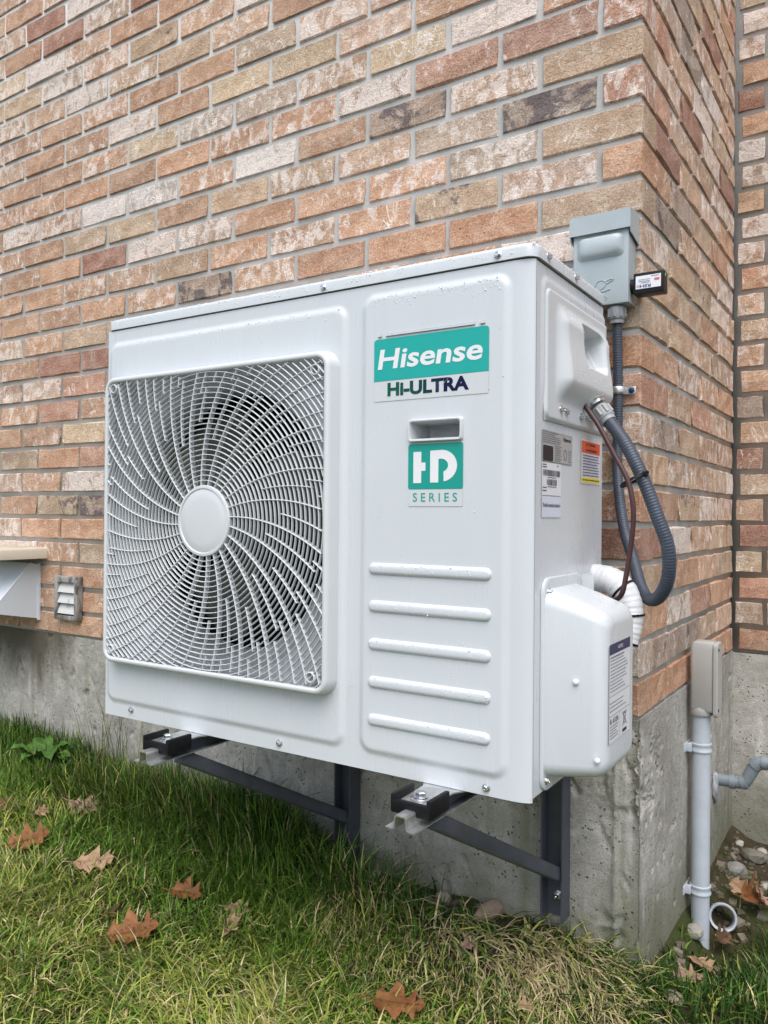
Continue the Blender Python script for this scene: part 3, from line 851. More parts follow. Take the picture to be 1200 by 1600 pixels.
# fan grille -------------------------------------------------------------
grille = empty('fan_grille'); grille.parent = unit
prof = [(-.0035, -.0042), (-.0005, -.023), (.0008, -.0282), (.0038, -.0305), (.0085, -.0305), (.0100, -.0288), (.0112, -.012)]
loops = []
for ins, y in prof: loops.append([(x, y, z) for x, z in rrect(GX0 + ins, GX1 - ins, GZ0 + ins, GZ1 - ins, max(.026 - ins, .004), 8)])
v, f = loft(loops, False, False); mesh_obj('grille_frame', v, f, M['grille'], grille, True, 50)
gy0, gy1 = -.0292, -.0242
def inside(x, z): return rr_sdf(np.array(x), np.array(z), GX0 + .0095, GX1 - .0095, GZ0 + .0095, GZ1 - .0095, .017) < 0
def strip_runs(pts, wfun, y0, y1):
    """bars of rectangular section along runs of points"""
    g = Geo()
    run = []
    def flush():
        if len(run) < 2: return
        P = np.array(run); T = np.gradient(P, axis=0); T /= np.linalg.norm(T, axis=1)[:, None]; N = np.stack([-T[:, 1], T[:, 0]], -1)
        hw = wfun / 2; a = P - N * hw; b = P + N * hw; m = P + N * 0
        loops = [[(a[i, 0], y1, a[i, 1]), (a[i, 0], y0 + .0006, a[i, 1]), (m[i, 0], y0, m[i, 1]), (b[i, 0], y0 + .0006, b[i, 1]), (b[i, 0], y1, b[i, 1])] for i in range(len(P))]
        v, f = loft(loops, True, True); g.add(v, f)
    for p in pts:
        if p is None: flush(); run = []
        else: run.append(p)
    flush(); return g
k = 0; r = .0715
while r < .385:
    n = max(48, int(r * 2 * math.pi / .0085)); pts = []
    for i in range(n + 1):
        a = 2 * math.pi * (i / n) + .4; x = AX + r * math.cos(a); z = AZ + r * math.sin(a)
        pts.append((x, z) if inside(x, z) else None)
    gg = strip_runs(pts, .0014, gy0, gy1)
    if gg.v:
        og = gg.build('grille_ring', M['grille'], grille, True, 40)
        if r > .265: og['kind'] = 'stuff'
    r += .0091
def rib_curve(a0, r0, r1):
    pts = []
    for r in np.arange(r0, r1 + .001, .006):
        a = a0 - math.radians(88) * (r - .0625); x = AX + r * math.cos(a); z = AZ + r * math.sin(a)
        pts.append((x, z) if inside(x, z) else None)
    return pts
NR = 24
for i in range(NR):
    a0 = 2 * math.pi * i / NR + .12; d = 2 * math.pi / NR
    ru = random.Random(i)
    mid0 = .144 if i % 2 else .176; mid1 = .248 + ru.choice((-.012, 0, .012, .02))
    strip_runs(rib_curve(a0, .060, .40), .0019, gy0 - .0004, gy1 + .005).build('grille_rib', M['grille'], grille, True, 40)
    strip_runs(rib_curve(a0 + d * .5, mid0, mid1), .0016, gy0 - .0003, gy1 + .002).build('grille_rib', M['grille'], grille, True, 40)
    for q, dr in ((.31, .008), (.69, -.010)):
        gg = strip_runs(rib_curve(a0 + d * q, mid1 + dr, .40), .0016, gy0 - .0003, gy1 + .002)
        if gg.v: gg.build('grille_rib', M['grille'], grille, True, 40)
v, f = lathe((AX, 0, AZ), (0, -1, 0), [(.012, .0615), (.029, .0630), (.0315, .0618), (.0318, .0575), (.0300, .0560), (.0306, .0545), (.0318, .040), (.0322, .01)], 64)
mesh_obj('hub_cap', v, f, M['grille'], grille, True, 25)
for x, z in ((.052, .639), (.5405, .632), (.049, .137), (.536, .139)):
    v, f = lathe((x, 0, z), (0, -1, 0), [(.006, .0100), (.0285, .0092), (.0300, .0085), (.0300, .0072), (.014, .0066), (.0138, .001)], 22); mesh_obj('screw_boss', v, f, M['grille'], grille, True, 30)

# service cover with grip on the right side
ys = np.arange(.036, .3151, .0022); zz = np.arange(.538, .7301, .0022)
Yg, Zz = np.meshgrid(ys, zz, indexing='ij')
pl_h = .0045 * sstep(-rr_sdf(Yg, Zz, .037, .42, .5395, .7285, .014), -.001, .0025)
bul = sstep(Yg, .068, .098) * sstep(Yg, .3145, .292) * sstep(Zz, .716, .684) * sstep(Zz, .566, .604)
# belly grows towards its lower lip
dome = .0110 + .0075 * sstep(Zz, .68, .60)
pock = sstep(-rr_sdf(Yg, Zz, .168, .276, .636, .700, .014), -.003, .0045)
pslope = np.clip((Zz - .622) / .075, 0, 1)
hgt = pl_h + bul * dome - pock * bul * (.008 + .034 * pslope)
sc = np_mesh('service_cover', np.stack([W + hgt, Yg, Zz], -1).reshape(-1, 3), grid_faces(len(ys), len(zz)), M['grille'], unit, smooth=True)
for y, z in ((.094, .559), (.117, .5575), (.183, .557), (.212, .557)): screw((W + .0048, y, z), sc, math.pi / 2, 1.0)

# stickers on the side
def onside(dx, x=None): return lambda u, w: Vector(((W - .0015 if x is None else x) + dx, u, w))
def lines(place, x0, x1, zs_, h, mat, parent, seed=0, name='print_lines', rag=.35):
    r = random.Random(seed); g = Geo()
    for z in zs_:
        x = x0; end = x1 - (x1 - x0) * r.random() * rag
        while x < end:
            w = (x1 - x0) * r.uniform(.05, .15); e = min(x + w, end)
            g.add([place(x, z), place(e, z), place(e, z + h), place(x, z + h)], [(0, 1, 2, 3)]); x = e + (x1 - x0) * .018
    return g.build(name, mat, parent)
rl = plate('rating_label', .033, .158, .4875, .5265, .001, onside(.0035), M['silverlabel'], side)
rl = poly('rating_label', [(.033, .4795), (.158, .4795), (.158, .5240), (.033, .5240)], onside(.0010), M['silverlabel'], side)
bpy.data.objects.remove([o for o in side.children if o.name == 'rating_label'][0]); rl.name = 'rating_label'
lines(onside(.0014), .035, .108, np.linspace(.5065, .5215, 6), .0010, M['greyink'], rl, 1)
lines(onside(.0014), .083, .116, np.linspace(.482, .503, 9), .0010, M['greyink'], rl, 2)
lines(onside(.0014), .141, .155, np.linspace(.483, .500, 6), .0010, M['greyink'], rl, 3)
poly('black_patch', rrect(.036, .076, .4805, .5025, .003, 3), onside(.0014), M['ink'], rl)
text('Hisense', .119, .152, .5135, .5195, onside(.0014), M['ink'], rl, .02)
v, f = lathe((0, 0, 0), (1, 0, 0), [(0, .0068)], 20, False)
cp = [(.1275 + .0068 * math.cos(a), .493 + .0085 * math.sin(a)) for a in np.linspace(0, 2 * math.pi, 20, False)]; ci = [(.1275 + .0050 * math.cos(a), .493 + .0066 * math.sin(a)) for a in np.linspace(0, 2 * math.pi, 20, False)]
pp = onside(.0014); g = Geo(); g.add([pp(*p) for p in cp + ci], [(i, (i + 1) % 20, 20 + (i + 1) % 20, 20 + i) for i in range(20)]); g.build('print_ring', M['greyink'], rl)
# border of the rating label
g = Geo()
for a, b, c_, d_ in ((.0335, .1575, .5235, .5238), (.0335, .1575, .4798, .4801), (.1572, .1576, .4798, .5238), (.081, .0814, .505, .5235)):
    g.add([pp(a, c_), pp(b, c_), pp(b, d_), pp(a, d_)], [(0, 1, 2, 3)])
g.build('print_lines', M['greyink'], rl)
bc = poly('barcode_label', [(.033, .4305), (.1105, .4305), (.1105, .4775), (.033, .4775)], onside(.0010), M['paper'], side)
pp = onside(.0014); r_ = random.Random(4); g = Geo()
for (x0, x1, z0, z1) in ((.037, .106, .4585, .4675), (.052, .091, .4450, .4540)):
    x = x0
    while x < x1:
        w = r_.choice((.0008, .0014, .0022)); g.add([pp(x, z0), pp(min(x + w, x1), z0), pp(min(x + w, x1), z1), pp(x, z1)], [(0, 1, 2, 3)]); x += w + r_.choice((.0008, .0014, .002))
g.build('barcode', M['ink'], bc)
lines(pp, .035, .055, (.4740, .4705, .4410, .4365), .0014, M['ink'], bc, 5); lines(pp, .092, .102, (.4740,), .0014, M['ink'], bc, 6)
lines(pp, .055, .090, (.4560, .4425), .0010, M['ink'], bc, 7, rag=.05)
il = poly('instruction_label', [(.033, .3985), (.1105, .3985), (.1105, .4290), (.033, .4290)], onside(.0010), M['lilac'], side)
text("The field connection enclosure is", .036, .107, .4135, .4195, onside(.0014), M['ink'], il, .015)
wa = poly('warning_label', [(.202, .4535), (.2985, .4535), (.2985, .5245), (.202, .5245)], onside(.0010), M['paper'], side)
pp = onside(.0014)
poly('orange_band', [(.2045, .5035), (.2965, .5035), (.2965, .5225), (.2045, .5225)], pp, M['orange'], wa)
poly('yellow_band', [(.2045, .4560), (.2965, .4560), (.2965, .4635), (.2045, .4635)], pp, M['yellow'], wa)
pp2 = onside(.0018)
text('WARNING', .236, .272, .5155, .5195, pp2, M['ink'], wa, .02); text('AVERTISSEMENT', .230, .282, .5062, .5102, pp2, M['ink'], wa, .02)
for z in (.5155, .5062): poly('warning_triangle', [(.224, z), (.230, z), (.227, z + .0052)], pp2, M['ink'], wa)
lines(pp2, .208, .294, np.linspace(.4665, .4985, 8), .0016, M['blueink'], wa, 8, rag=.12); lines(pp2, .208, .294, (.4588,), .0018, M['ink'], wa, 9, rag=.05)

# valve cover low on the right side
VX, VY0, VY1, VZ0, VZ1 = W + .092, .036, .190, .026, .296
vc = empty('valve_cover'); vc.parent = unit
def vloop(x, ins, slope):
    L = []
    for y, z in rrect(VY0 + ins, VY1 - ins, VZ0 + ins, VZ1 - ins, max(.024 - ins * .3, .01), 6):
        k = max(0, (z - .2) / (VZ1 - .2)); L.append((x, y, z - slope * k + (slope * .42) * max(0, (.08 - z) / .06)))
    return L
loops = [vloop(W - .001, -.001, 0), vloop(W + .006, .0, .001), vloop(W + .04, .001, .011), vloop(W + .070, .0022, .022)]
for a in np.linspace(10, 90, 8):
    rr_ = .022; loops.append(vloop(VX - rr_ + rr_ * math.sin(math.radians(a)), .0022 + rr_ * (1 - math.cos(math.radians(a))), .022 + .010 * a / 90))
v, f = loft(loops, False, True); body = mesh_obj('cover_body', v, f, M['white'], vc, True, 40)
loops = [[(x, y, z) for y, z in rrect(.0335 + i_, .1995 - i_, .006 + i_, .312 - i_, .022, 6)] for x, i_ in ((W - .001, 0), (W + .0024, 0), (W + .0040, .0016), (W + .0040, .006))]
v, f = loft(loops, False, True); mesh_obj('cover_flange', v, f, M['white'], vc, True, 40)
screw((W + .0045, .050, .291), vc, math.pi / 2); screw((W + .0045, .046, .022), vc, math.pi / 2, .9)
for y, z in ((.0353, .170), (.0356, .066)):
    v, f = lathe((W + (.050 if z > .1 else .081), y, z), (0, -1, 0), [(-.002, .0042), (.001, .0042), (.0026, .0026)], 12); mesh_obj('clip_boss', v, f, M['paper'], vc, True, 50)
nl = poly('notice_label', [(.050, .0865), (.150, .0865), (.150, .2235), (.050, .2235)], onside(.0008, VX), M['paper'], body)
pp = onside(.0012, VX)
poly('navy_band', [(.050, .209), (.150, .209), (.150, .2235), (.050, .2235)], pp, M['blueprint'], nl)
pp2 = onside(.0016, VX)
text('NOTICE', .088, .112, .2138, .2188, pp2, M['lettering'], nl, .01)
lines(pp, .054, .120, (.2035,), .0020, M['greyink'], nl, 10, rag=.0); lines(pp, .054, .140, np.linspace(.157, .1995, 10), .0012, M['greyink'], nl, 11)
lines(pp, .052, .132, (.141, .1355, .130), .0012, M['greyink'], nl, 12); lines(pp, .053, .095, np.linspace(.0925, .1085, 5), .0012, M['greyink'], nl, 13)
g = Geo()
for a, b, c_, d_ in ((.050, .150, .1510, .1515), (.050, .150, .1235, .1240), (.1000, .1006, .0865, .1235)): g.add([pp(a, c_), pp(b, c_), pp(b, d_), pp(a, d_)], [(0, 1, 2, 3)])
# crossed-out wheeled bin
def stroke(p, q, w):
    p = Vector(p); q = Vector(q); d = (q - p).normalized(); nn = Vector((-d.y, d.x)) * w / 2
    return [pp2(*(p + nn)), pp2(*(q + nn)), pp2(*(q - nn)), pp2(*(p - nn))]
for p, q in (((.111, .1205), (.135, .0985)), ((.135, .1205), (.111, .0985)), ((.116, .1165), (.130, .1165)), ((.117, .1165), (.1195, .1025)), ((.129, .1165), (.1265, .1025)), ((.1195, .1025), (.1265, .1025)), ((.118, .1185), (.128, .1185)), ((.1175, .1005), (.1205, .1005))):
    g.add(stroke(p, q, .0010), [(0, 1, 2, 3)])
g.add([pp2(.113, .0905), pp2(.133, .0905), pp2(.133, .0950), pp2(.113, .0950)], [(0, 1, 2, 3)])
g.build('print_lines', M['ink'], nl)
text('R-410A', .054, .094, .112, .1205, pp, M['ink'], nl, .0)
# small angle bracket above the valve cover
g = Geo(); g.add(*box(W, W + .002, .200, .306, .235, .308, .0008)); g.add(*box(W, W + .022, .199, .2012, .235, .308)); g.build('pipe_bracket', M['galv'] if False else M['white'], unit, True)

# rain beads -------------------------------------------------------------
def beads(name, centres, parent):
    n = 8; rings = [(1., .0), (.84, .34), (.45, .56)]; V = []; F = []
    for c, nrm, r in centres:
        nrm = Vector(nrm).normalized(); u = nrm.orthogonal().normalized(); w = nrm.cross(u); c = Vector(c); b = len(V)
        for rr_, hh in rings:
            for i in range(n): V.append(tuple(c + (u * math.cos(2 * math.pi * i / n) + w * math.sin(2 * math.pi * i / n)) * r * rr_ + nrm * r * hh))
        V.append(tuple(c + nrm * r * .64))
        for k in range(2):
            for i in range(n): F.append((b + k * n + i, b + k * n + (i + 1) % n, b + (k + 1) * n + (i + 1) % n, b + (k + 1) * n + i))
        for i in range(n): F.append((b + 2 * n + i, b + 2 * n + (i + 1) % n, b + 3 * n))
    o = mesh_obj(name, V, F, M['water'], parent, True); o['kind'] = 'stuff'; return o
B = []
def add(n, fx, fy, fz, nrm, lo=.0006, hi=.0016):
    for _ in range(n): B.append(((fx(), fy(), fz()), nrm, random.uniform(lo, hi) * .68 * (1 if random.random() < .88 else 1.8)))
U_ = random.uniform
add(560, lambda: U_(0, W), lambda: U_(-.001, .004), lambda: H - .0008 - abs(random.gauss(0, .001)), (0, -.5, 1))
add(260, lambda: U_(.02, W - .02), lambda: -.0029, lambda: U_(.765, .779), (0, -1, 0), .0005, .0012)
add(300, lambda: W + .0022, lambda: U_(.01, D), lambda: U_(.766, .780), (1, 0, 0), .0005, .0012)
add(220, lambda: U_(.03, .57), lambda: -.0042, lambda: .7315 - abs(random.gauss(0, .012)), (0, -1, .2), .0005, .0014)
add(160, lambda: U_(.635, .85), lambda: -.0045, lambda: .7405 - abs(random.gauss(0, .012)), (0, -1, .2), .0005, .0014)
add(650, lambda: U_(.01, .88), lambda: -.0046, lambda: U_(.02, .73) ** 1.0, (0, -1, 0), .0004, .0009)
add(500, lambda: U_(.635, .838), lambda: -.0092, lambda: random.choice((.3165, .2582, .1993, .1403, .0818)) + random.gauss(.002, .0035), (0, -1, .1), .0004, .0012)
add(700, lambda: U_(W + .004, VX - .02), lambda: U_(VY0 + .02, VY1 - .02), lambda: .2925, (0, 0, 1), .0006, .0018)
B = [(((c[0], c[1], .2955 - .026 * (c[0] - W) / .07) if abs(c[2] - .2925) < 1e-6 else c), nn, r) for c, nn, r in B]
def on_cover(y, z):
    i = int(np.clip((y - .036) / .0022, 0, hgt.shape[0] - 1)); j = int(np.clip((z - .538) / .0022, 0, hgt.shape[1] - 1)); return W + hgt[i, j]
for _ in range(620):
    y = U_(.10, .31); z = random.choice((U_(.676, .715), U_(.60, .636))); B.append(((on_cover(y, z), y, z), (1, 0, .6), U_(.0003, .0009)))
beads('rain_beads', B, unit)

# ------------------------------------------------------------------ brackets under the unit
def make_bracket(x, ax, ye, label):
    t = empty('mounting_bracket', (x, 0, -.38), 0, label, 'bracket', 'wall brackets carrying the outdoor unit')
    zo = .38     # local z = world z + .38; ax: the arm runs beside the post
    g = Geo()
    g.add(*box(-.0215, -.0185, -.040, -.001, zo - .385, zo + .20)); g.add(*box(.0185, .0215, -.040, -.001, zo - .385, zo + .20)); g.add(*box(-.0185, .0185, -.012, -.009, zo - .385, zo + .20))
    g.build('post', M['bracket'], t)
    z1 = zo - .0435; z0 = z1 - .0185
    prof = [(-.0270, z0), (-.0140, z0), (-.0115, z0 + .002), (-.0108, z1 - .003), (-.0085, z1), (.0085, z1), (.0108, z1 - .003), (.0115, z0 + .002), (.0140, z0), (.0270, z0)]
    th = .0019; inner = [(-.0270, z0 - th), (-.0148, z0 - th), (-.0100, z0 + .000), (-.0088, z1 - .0045), (-.0075, z1 - th), (.0075, z1 - th), (.0088, z1 - .0045), (.0100, z0), (.0148, z0 - th), (.0270, z0 - th)]
    ring = prof + inner[::-1]
    L = [[(ax + a * .88, y, b) for a, b in ring] for y in (ye, -.012)]
    v, f = loft(L, False, False); n = len(prof)
    f += [(i, i + 1, 2 * n - 2 - i, 2 * n - 1 - i) for i in range(n - 1)]
    mesh_obj('arm', v, f, M['galv'], t, True, 30)
    g = Geo()
    for sgn in (-1, 1): g.add(*box(ax + sgn * .0160 - .0045, ax + sgn * .0160 + .0045, ye + .05, -.012, z0 + .0006, z0 + .0014)); g.add(*box(ax + sgn * .0112 - .0004, ax + sgn * .0112 + .0004, ye + .05, -.012, z0 + .0016, z1 - .001))
    g.build('arm_shade_sheet', M['bracket'], t)  # dark sheets laid on the galvanized arm to paint its shaded side
    a = Vector((ax + .003, -.455, z0 - .008)); b = Vector((.006, -.030, zo - .300)); d = (b - a).normalized(); sx_ = Vector((1, 0, 0)); up = sx_.cross(d).normalized(); sx_ = d.cross(up)
    L = [[tuple(p + sx_ * u_ + up * w_) for u_, w_ in rrect(-.011, .011, -.0125, .0125, .004, 3)] for p in (a, b)]
    v, f = loft(L); mesh_obj('brace', v, f, M['bracket'], t, True, 40)
    py = ye + .055; g = Geo()
    g.add(*box(ax - .029, ax + .029, py - .026, py + .026, z1 + .0005, z1 + .0045, .0015))
    g.add(*box(ax - .032, ax + .032, py - .0295, py - .0215, z1 - .0085, z1 + .0105, .003))
    for sgn in (-1, 1): g.add(*box(ax + sgn * .0290 - .0038, ax + sgn * .0290 + .0038, py - .029, py + .026, z1 - .0085, z1 + .0180, .003))
    g.build('rubber_pad', M['rubber'], t, True)
    V = [(ax + sx2 * w2, y2, z2) for y2, w2 in ((py - .020, .0235), (py + .05, .026), (-.40, .040), (-.30, .040)) for sx2 in (-1, 1) for z2 in (z1 + .0050, z1 + .0072)]
    F_ = [(0, 1, 3, 2)]
    for k in range(3): b0 = k * 4; F_ += [(b0 + 1, b0 + 5, b0 + 7, b0 + 3), (b0, b0 + 2, b0 + 6, b0 + 4), (b0, b0 + 4, b0 + 5, b0 + 1), (b0 + 2, b0 + 3, b0 + 7, b0 + 6)]
    mesh_obj('foot_plate', V, F_, M['galv'], t)
    zt_ = z1 + .0074
    v, f = lathe((ax, py, zt_), (0, 0, 1), [(0, .0150), (.0016, .0150), (.002, .0138), (.0022, .0108), (.0040, .0106), (.0043, .008)], 24); mesh_obj('washer', v, f, M['steel'], t, True, 30)
    v, f = lathe((ax, py, zt_ + .0043), (0, 0, 1), [(0, .0078), (.0052, .0078), (.0062, .0066)], 6); mesh_obj('bolt', v, f, M['steel'], t)
    g = Geo(); g.add(*lathe((.004, -.012, zo - .345), (0, -1, 0), [(0, .0085), (.002, .0085), (.002, .0062), (.007, .0062)], 6)); g.add(*lathe((.004, -.019, zo - .345), (0, -1, 0), [(0, .0036), (.010, .0036), (.012, .002)], 10)); g.build('anchor_bolt', M['steel'], t)
    return t
make_bracket(-.147, -.024, -.530, 'dark steel wall bracket under the right end of the unit')
make_bracket(-.629, -.058, -.535, 'dark steel wall bracket under the fan half of the unit')

# ------------------------------------------------------------------ disconnect box, surge protector, conduit
db = empty('disconnect_box', (-.061, 0, .742), 0, 'grey metal electrical disconnect box with a hooded lid on the brick corner', 'electrical box')
v, f = box(-.0505, .0505, -.046, .0, .0, .148, .003); mesh_obj('enclosure', v, f, M['boxgrey'], db, True, 40)
# hood: front plate, sloped top and side cheeks with cut corner
g = Geo(); x0, x1 = -.0545, .0545
P = [(-.0545, -.0525, .130), (.0545, -.0525, .130), (.0545, -.0525, .163), (-.0545, -.0525, .163), (.0545, .0, .168), (-.0545, .0, .168), (.0545, -.048, .122), (.0545, 0, .112), (-.0545, -.048, .122), (-.0545, 0, .112)]
F_ = [(0, 1, 2, 3), (3, 2, 4, 5), (1, 6, 7, 4, 2), (0, 3, 5, 9, 8)]
hood_ = g.add(P, F_).build('hooded_lid', M['boxgrey'], db); sm = hood_.modifiers.new('thick', 'SOLIDIFY'); sm.thickness = .002; sm.offset = 0
loops = [[(x, -.046 - d, z) for x, z in rrect(-.041 + i_, .041 - i_, .085 + i_ * 1.0, .125 - i_ * .8, .0095, 5)] for d, i_ in ((-.001, -.003), (.002, .0005), (.008, .004), (.011, .009))]
v, f = loft(loops, False, True); mesh_obj('pressed_panel', v, f, M['boxgrey'], db, True, 60)
# pressed bird-like emblem: two raised strokes
em = [[(.002, .030), (.006, .038), (.014, .041), (.022, .037), (.021, .030), (.015, .026), (.010, .023), (.016, .020), (.030, .023)], [(.008, .017), (.016, .012), (.024, .010), (.019, .005), (.008, .006), (.003, .010)], [(.021, .036), (.027, .040), (.036, .040), (.030, .036), (.022, .033)]]
g = Geo()
for e in em: g.add(*tube(spline([(x - .012, -.0462, z + .004) for x, z in e], 4), .0011, 6))
g.build('pressed_emblem', M['boxgrey'], db, True, 60)
sp = empty('surge_protector', (-.008, -.040, .7545), 0, 'small black surge protector sticking out of the grey box', 'surge protector')
v, f = box(.004, .056, .0, .028, .0, .037, .0022); mesh_obj('case', v, f, M['black'], sp, True, 40)
v, f = lathe((-.004, .014, .018), (1, 0, 0), [(0, .013), (.009, .013)], 16); mesh_obj('nipple', v, f, M['black'], sp, True, 40)
spl = poly('label_sticker', [(.0085, .0085), (.0515, .0085), (.0515, .0310), (.0085, .0310)], lambda u, w: Vector((u, -.0006, w)), M['paper'], sp)
flip = lambda u, w: Vector((.060 - u, -.0010, .0395 - w))      # the device is mounted upside down
text('RSH', .0255, .0440, .0240, .0295, flip, M['blueprint'], spl, .02); text('50', .0445, .0500, .0240, .0290, flip, M['greyink'], spl, .0)
lines(flip, .0270, .0480, (.0150, .0180, .0205), .0011, M['greyink'], spl, 21); lines(flip, .0115, .0320, (.0105,), .0011, M['greyink'], spl, 22); lines(flip, .0108, .0200, (.0150, .0165, .0180), .0012, M['red'], spl, 23, rag=.1)
mesh_obj('indicator', *box(.0560, .0565, .010, .013, .028, .0335), plain('green_window', (.25, .6, .2), .3), sp)

# flexible conduit: down the wall, out in a loop and up into the unit
path = [(-.037, -.026, .735), (-.037, -.022, .70), (-.037, -.016, .62), (-.037, -.014, .54), (-.0365, -.018, .47), (-.029, -.032, .41), (-.014, -.050, .345), (.008, -.072, .295), (.030, -.105, .252), (.052, -.135, .232), (.076, -.163, .240), (.094, -.183, .272),
        (.097, -.197, .318), (.082, -.203, .366), (.060, -.203, .424), (.034, -.199, .475), (.010, -.192, .508), (-.012, -.184, .534)]
P = resample(spline(path, 14), .0012)
Nn = len(P)
hose_v, hose_f = tube(P, lambda q: (.0084 + .0020 * min(1, max(0, (q - .25) / .4))) * (1 + .040 * math.sin(q * (Nn - 1) * .0012 / .0046 * 2 * math.pi)), 14)
cd = empty('flexible_conduit', (-.037, -.014, .24), 0, 'grey ribbed conduit looping from the grey box to the unit', 'conduit')
def rel(vs, o): return [(a - o.location[0], b - o.location[1], c - o.location[2]) for a, b, c in vs]
mesh_obj('hose', rel(hose_v, cd), hose_f, M['conduit'], cd, True, 80)
def connector(c, axis, name='connector'):
    prof = [(0, .0140), (.003, .0152), (.020, .0152), (.023, .0140), (.024, .0128), (.030, .0125)]
    g = Geo(); v, f = lathe(c, axis, prof, 24); g.add(rel(v, cd), f)
    ax = Vector(axis).normalized(); u = ax.orthogonal().normalized(); w = ax.cross(u)
    for i in range(8):
        a = 2 * math.pi * i / 8; ctr = Vector(c) + (u * math.cos(a) + w * math.sin(a)) * .0148
        v, f = tube([ctr + ax * .004, ctr + ax * .019], .0028, 6); g.add(rel(v, cd), f)
    return g.build(name, M['connector'], cd, True, 35)
connector((-.037, -.026, .741), (0, .05, -1)); connector((-.0155, -.1835, .5385), (.62, -.18, -.78))
v, f = lathe((-.0250, -.180, .5520), (.62, -.18, -.78), [(0, .0175), (.006, .0175), (.007, .0162), (.012, .0160)], 8); mesh_obj('locknut', rel(v, cd), f, M['steel'], cd)
st = empty('conduit_strap', (-.037, -.014, .592), 0, 'galvanized one-hole strap with a blue screw on the conduit', 'strap')
loops = []
for z, k in ((-.007, .0), (-.0055, .0012), (-.003, .0018), (.003, .0018), (.0055, .0012), (.007, 0)):
    loops.append([(math.cos(a) * (.0105 + k), math.sin(a) * (.0105 + k), z) for a in np.linspace(math.radians(20), math.radians(-200), 16)])
g = Geo(); v, f = loft(loops, False, False, False); g.add(v, f); g.add(*box(.010, .030, .006, .009, -.007, .007, .001)); g.add(*box(.0095, .0125, -.004, .009, -.007, .007)); g.build('band', M['galv'], st, True, 40)
v, f = lathe((.022, .006, 0), (0, -1, 0), [(0, .0058), (.0012, .0058), (.0013, .0042), (.0045, .0042), (.005, .003)], 6); mesh_obj('screw', v, f, plain('blue_coated_screw', (.02, .07, .16), .35, .6), st)

# thin control cable
cpath = [(-.047, -.212, .570), (-.026, -.217, .538), (-.004, -.222, .508), (.021, -.223, .462), (.0415, -.224, .424), (.050, -.224, .392), (.0515, -.222, .360), (.047, -.219, .320), (.040, -.215, .280), (.031, -.208, .246), (.018, -.196, .234), (.006, -.18, .232)]
v, f = tube(resample(spline(cpath, 10), .006), .0040, 10)
tag(mesh_obj('control_cable', v, f, M['cable'], None, True, 80), 'thin dark brown cable hanging beside the conduit', 'cable')
tie = empty('cable_tie', (.046, -.208, .421), 0, 'black cable tie holding the brown cable to the conduit', 'cable tie')
dirv = Vector((.48, 0, -.88)).normalized(); u = Vector((.88, 0, .48)).normalized()
pts = [tuple((u * math.cos(a) * .0205 + Vector((0, 1, 0)) * math.sin(a) * .0150)) for a in np.linspace(0, 2 * math.pi, 24)]
g = Geo()
loops = [[tuple(Vector(p) * s + dirv * o) for p in pts[:-1]] for s, o in ((.97, -.0022), (1.05, -.0022), (1.05, .0022), (.97, .0022), (.97, -.0022))]
v, f = loft(loops, False, False); g.add(v, f); g.build('loop', M['black'], tie, True, 40)
g = Geo(); g.add(*box(.0155, .0235, -.006, .002, .006, .0135, .001)); v, f = tube([(.0195, -.002, .009), (.024, -.004, .013)], .0030, 6); g.add(v, f); g.build('head', M['black'], tie, True, 40)

# wrapped refrigerant pipes
ppath = [(-.080, -.118, .232), (-.055, -.128, .256), (-.028, -.138, .2625), (.000, -.145, .257), (.020, -.150, .236), (.0265, -.153, .206), (.021, -.158, .170), (.004, -.166, .135), (-.024, -.176, .10)]
P = resample(spline(ppath, 12), .0014); Nn = len(P)
rp = empty('refrigerant_pipe', (-.02, -.14, .15), 0, 'white tape-wrapped refrigerant pipe bending down into the valve cover', 'pipe')
v, f = tube(P, lambda q:   .0220 * (1 + .040 * (((q * (Nn - 1) * .0014 / .0076) % 1.0) - .5) + .022 * math.sin(q * 37) + .016 * math.sin(q * 91)), 18); mesh_obj('wrapped_pipe', rel(v, rp), f, M['tape'], rp, True, 80)
ppath2 = [(-.06, -.090, .195), (-.02, -.105, .205), (.006, -.112, .185), (.010, -.125, .14), (.004, -.15, .09)]
v, f = tube(resample(spline(ppath2, 10), .004), .0125, 12); mesh_obj('wrapped_pipe', rel(v, rp), f, M['tape'], rp, True, 80)
def band(name, c, d, r, label):
    d = Vector(d).normalized(); v, f = lathe((0, 0, 0), d, [(-.0018, r), (-.0018, r + .0012), (.0018, r + .0012), (.0018, r)], 24, False)
    o = mesh_obj(name, v, f, M['black'], None, True, 40); o.location = c; tag(o, label, 'cable tie', 'black ties round the white pipe'); return o
band('pipe_tie', (.0272, -.1528, .205), (.12, -.05, -1), .0226, 'black tie round the white pipe just below its bend')
band('pipe_tie', (.0140, -.1485, .244), (.75, -.1, -.68), .0228, 'black tie round the white pipe on its bend')
band('pipe_tie', (.0195, -.1590, .165), (-.30, -.18, -1), .0226, 'black tie round the white pipe just above the valve cover')

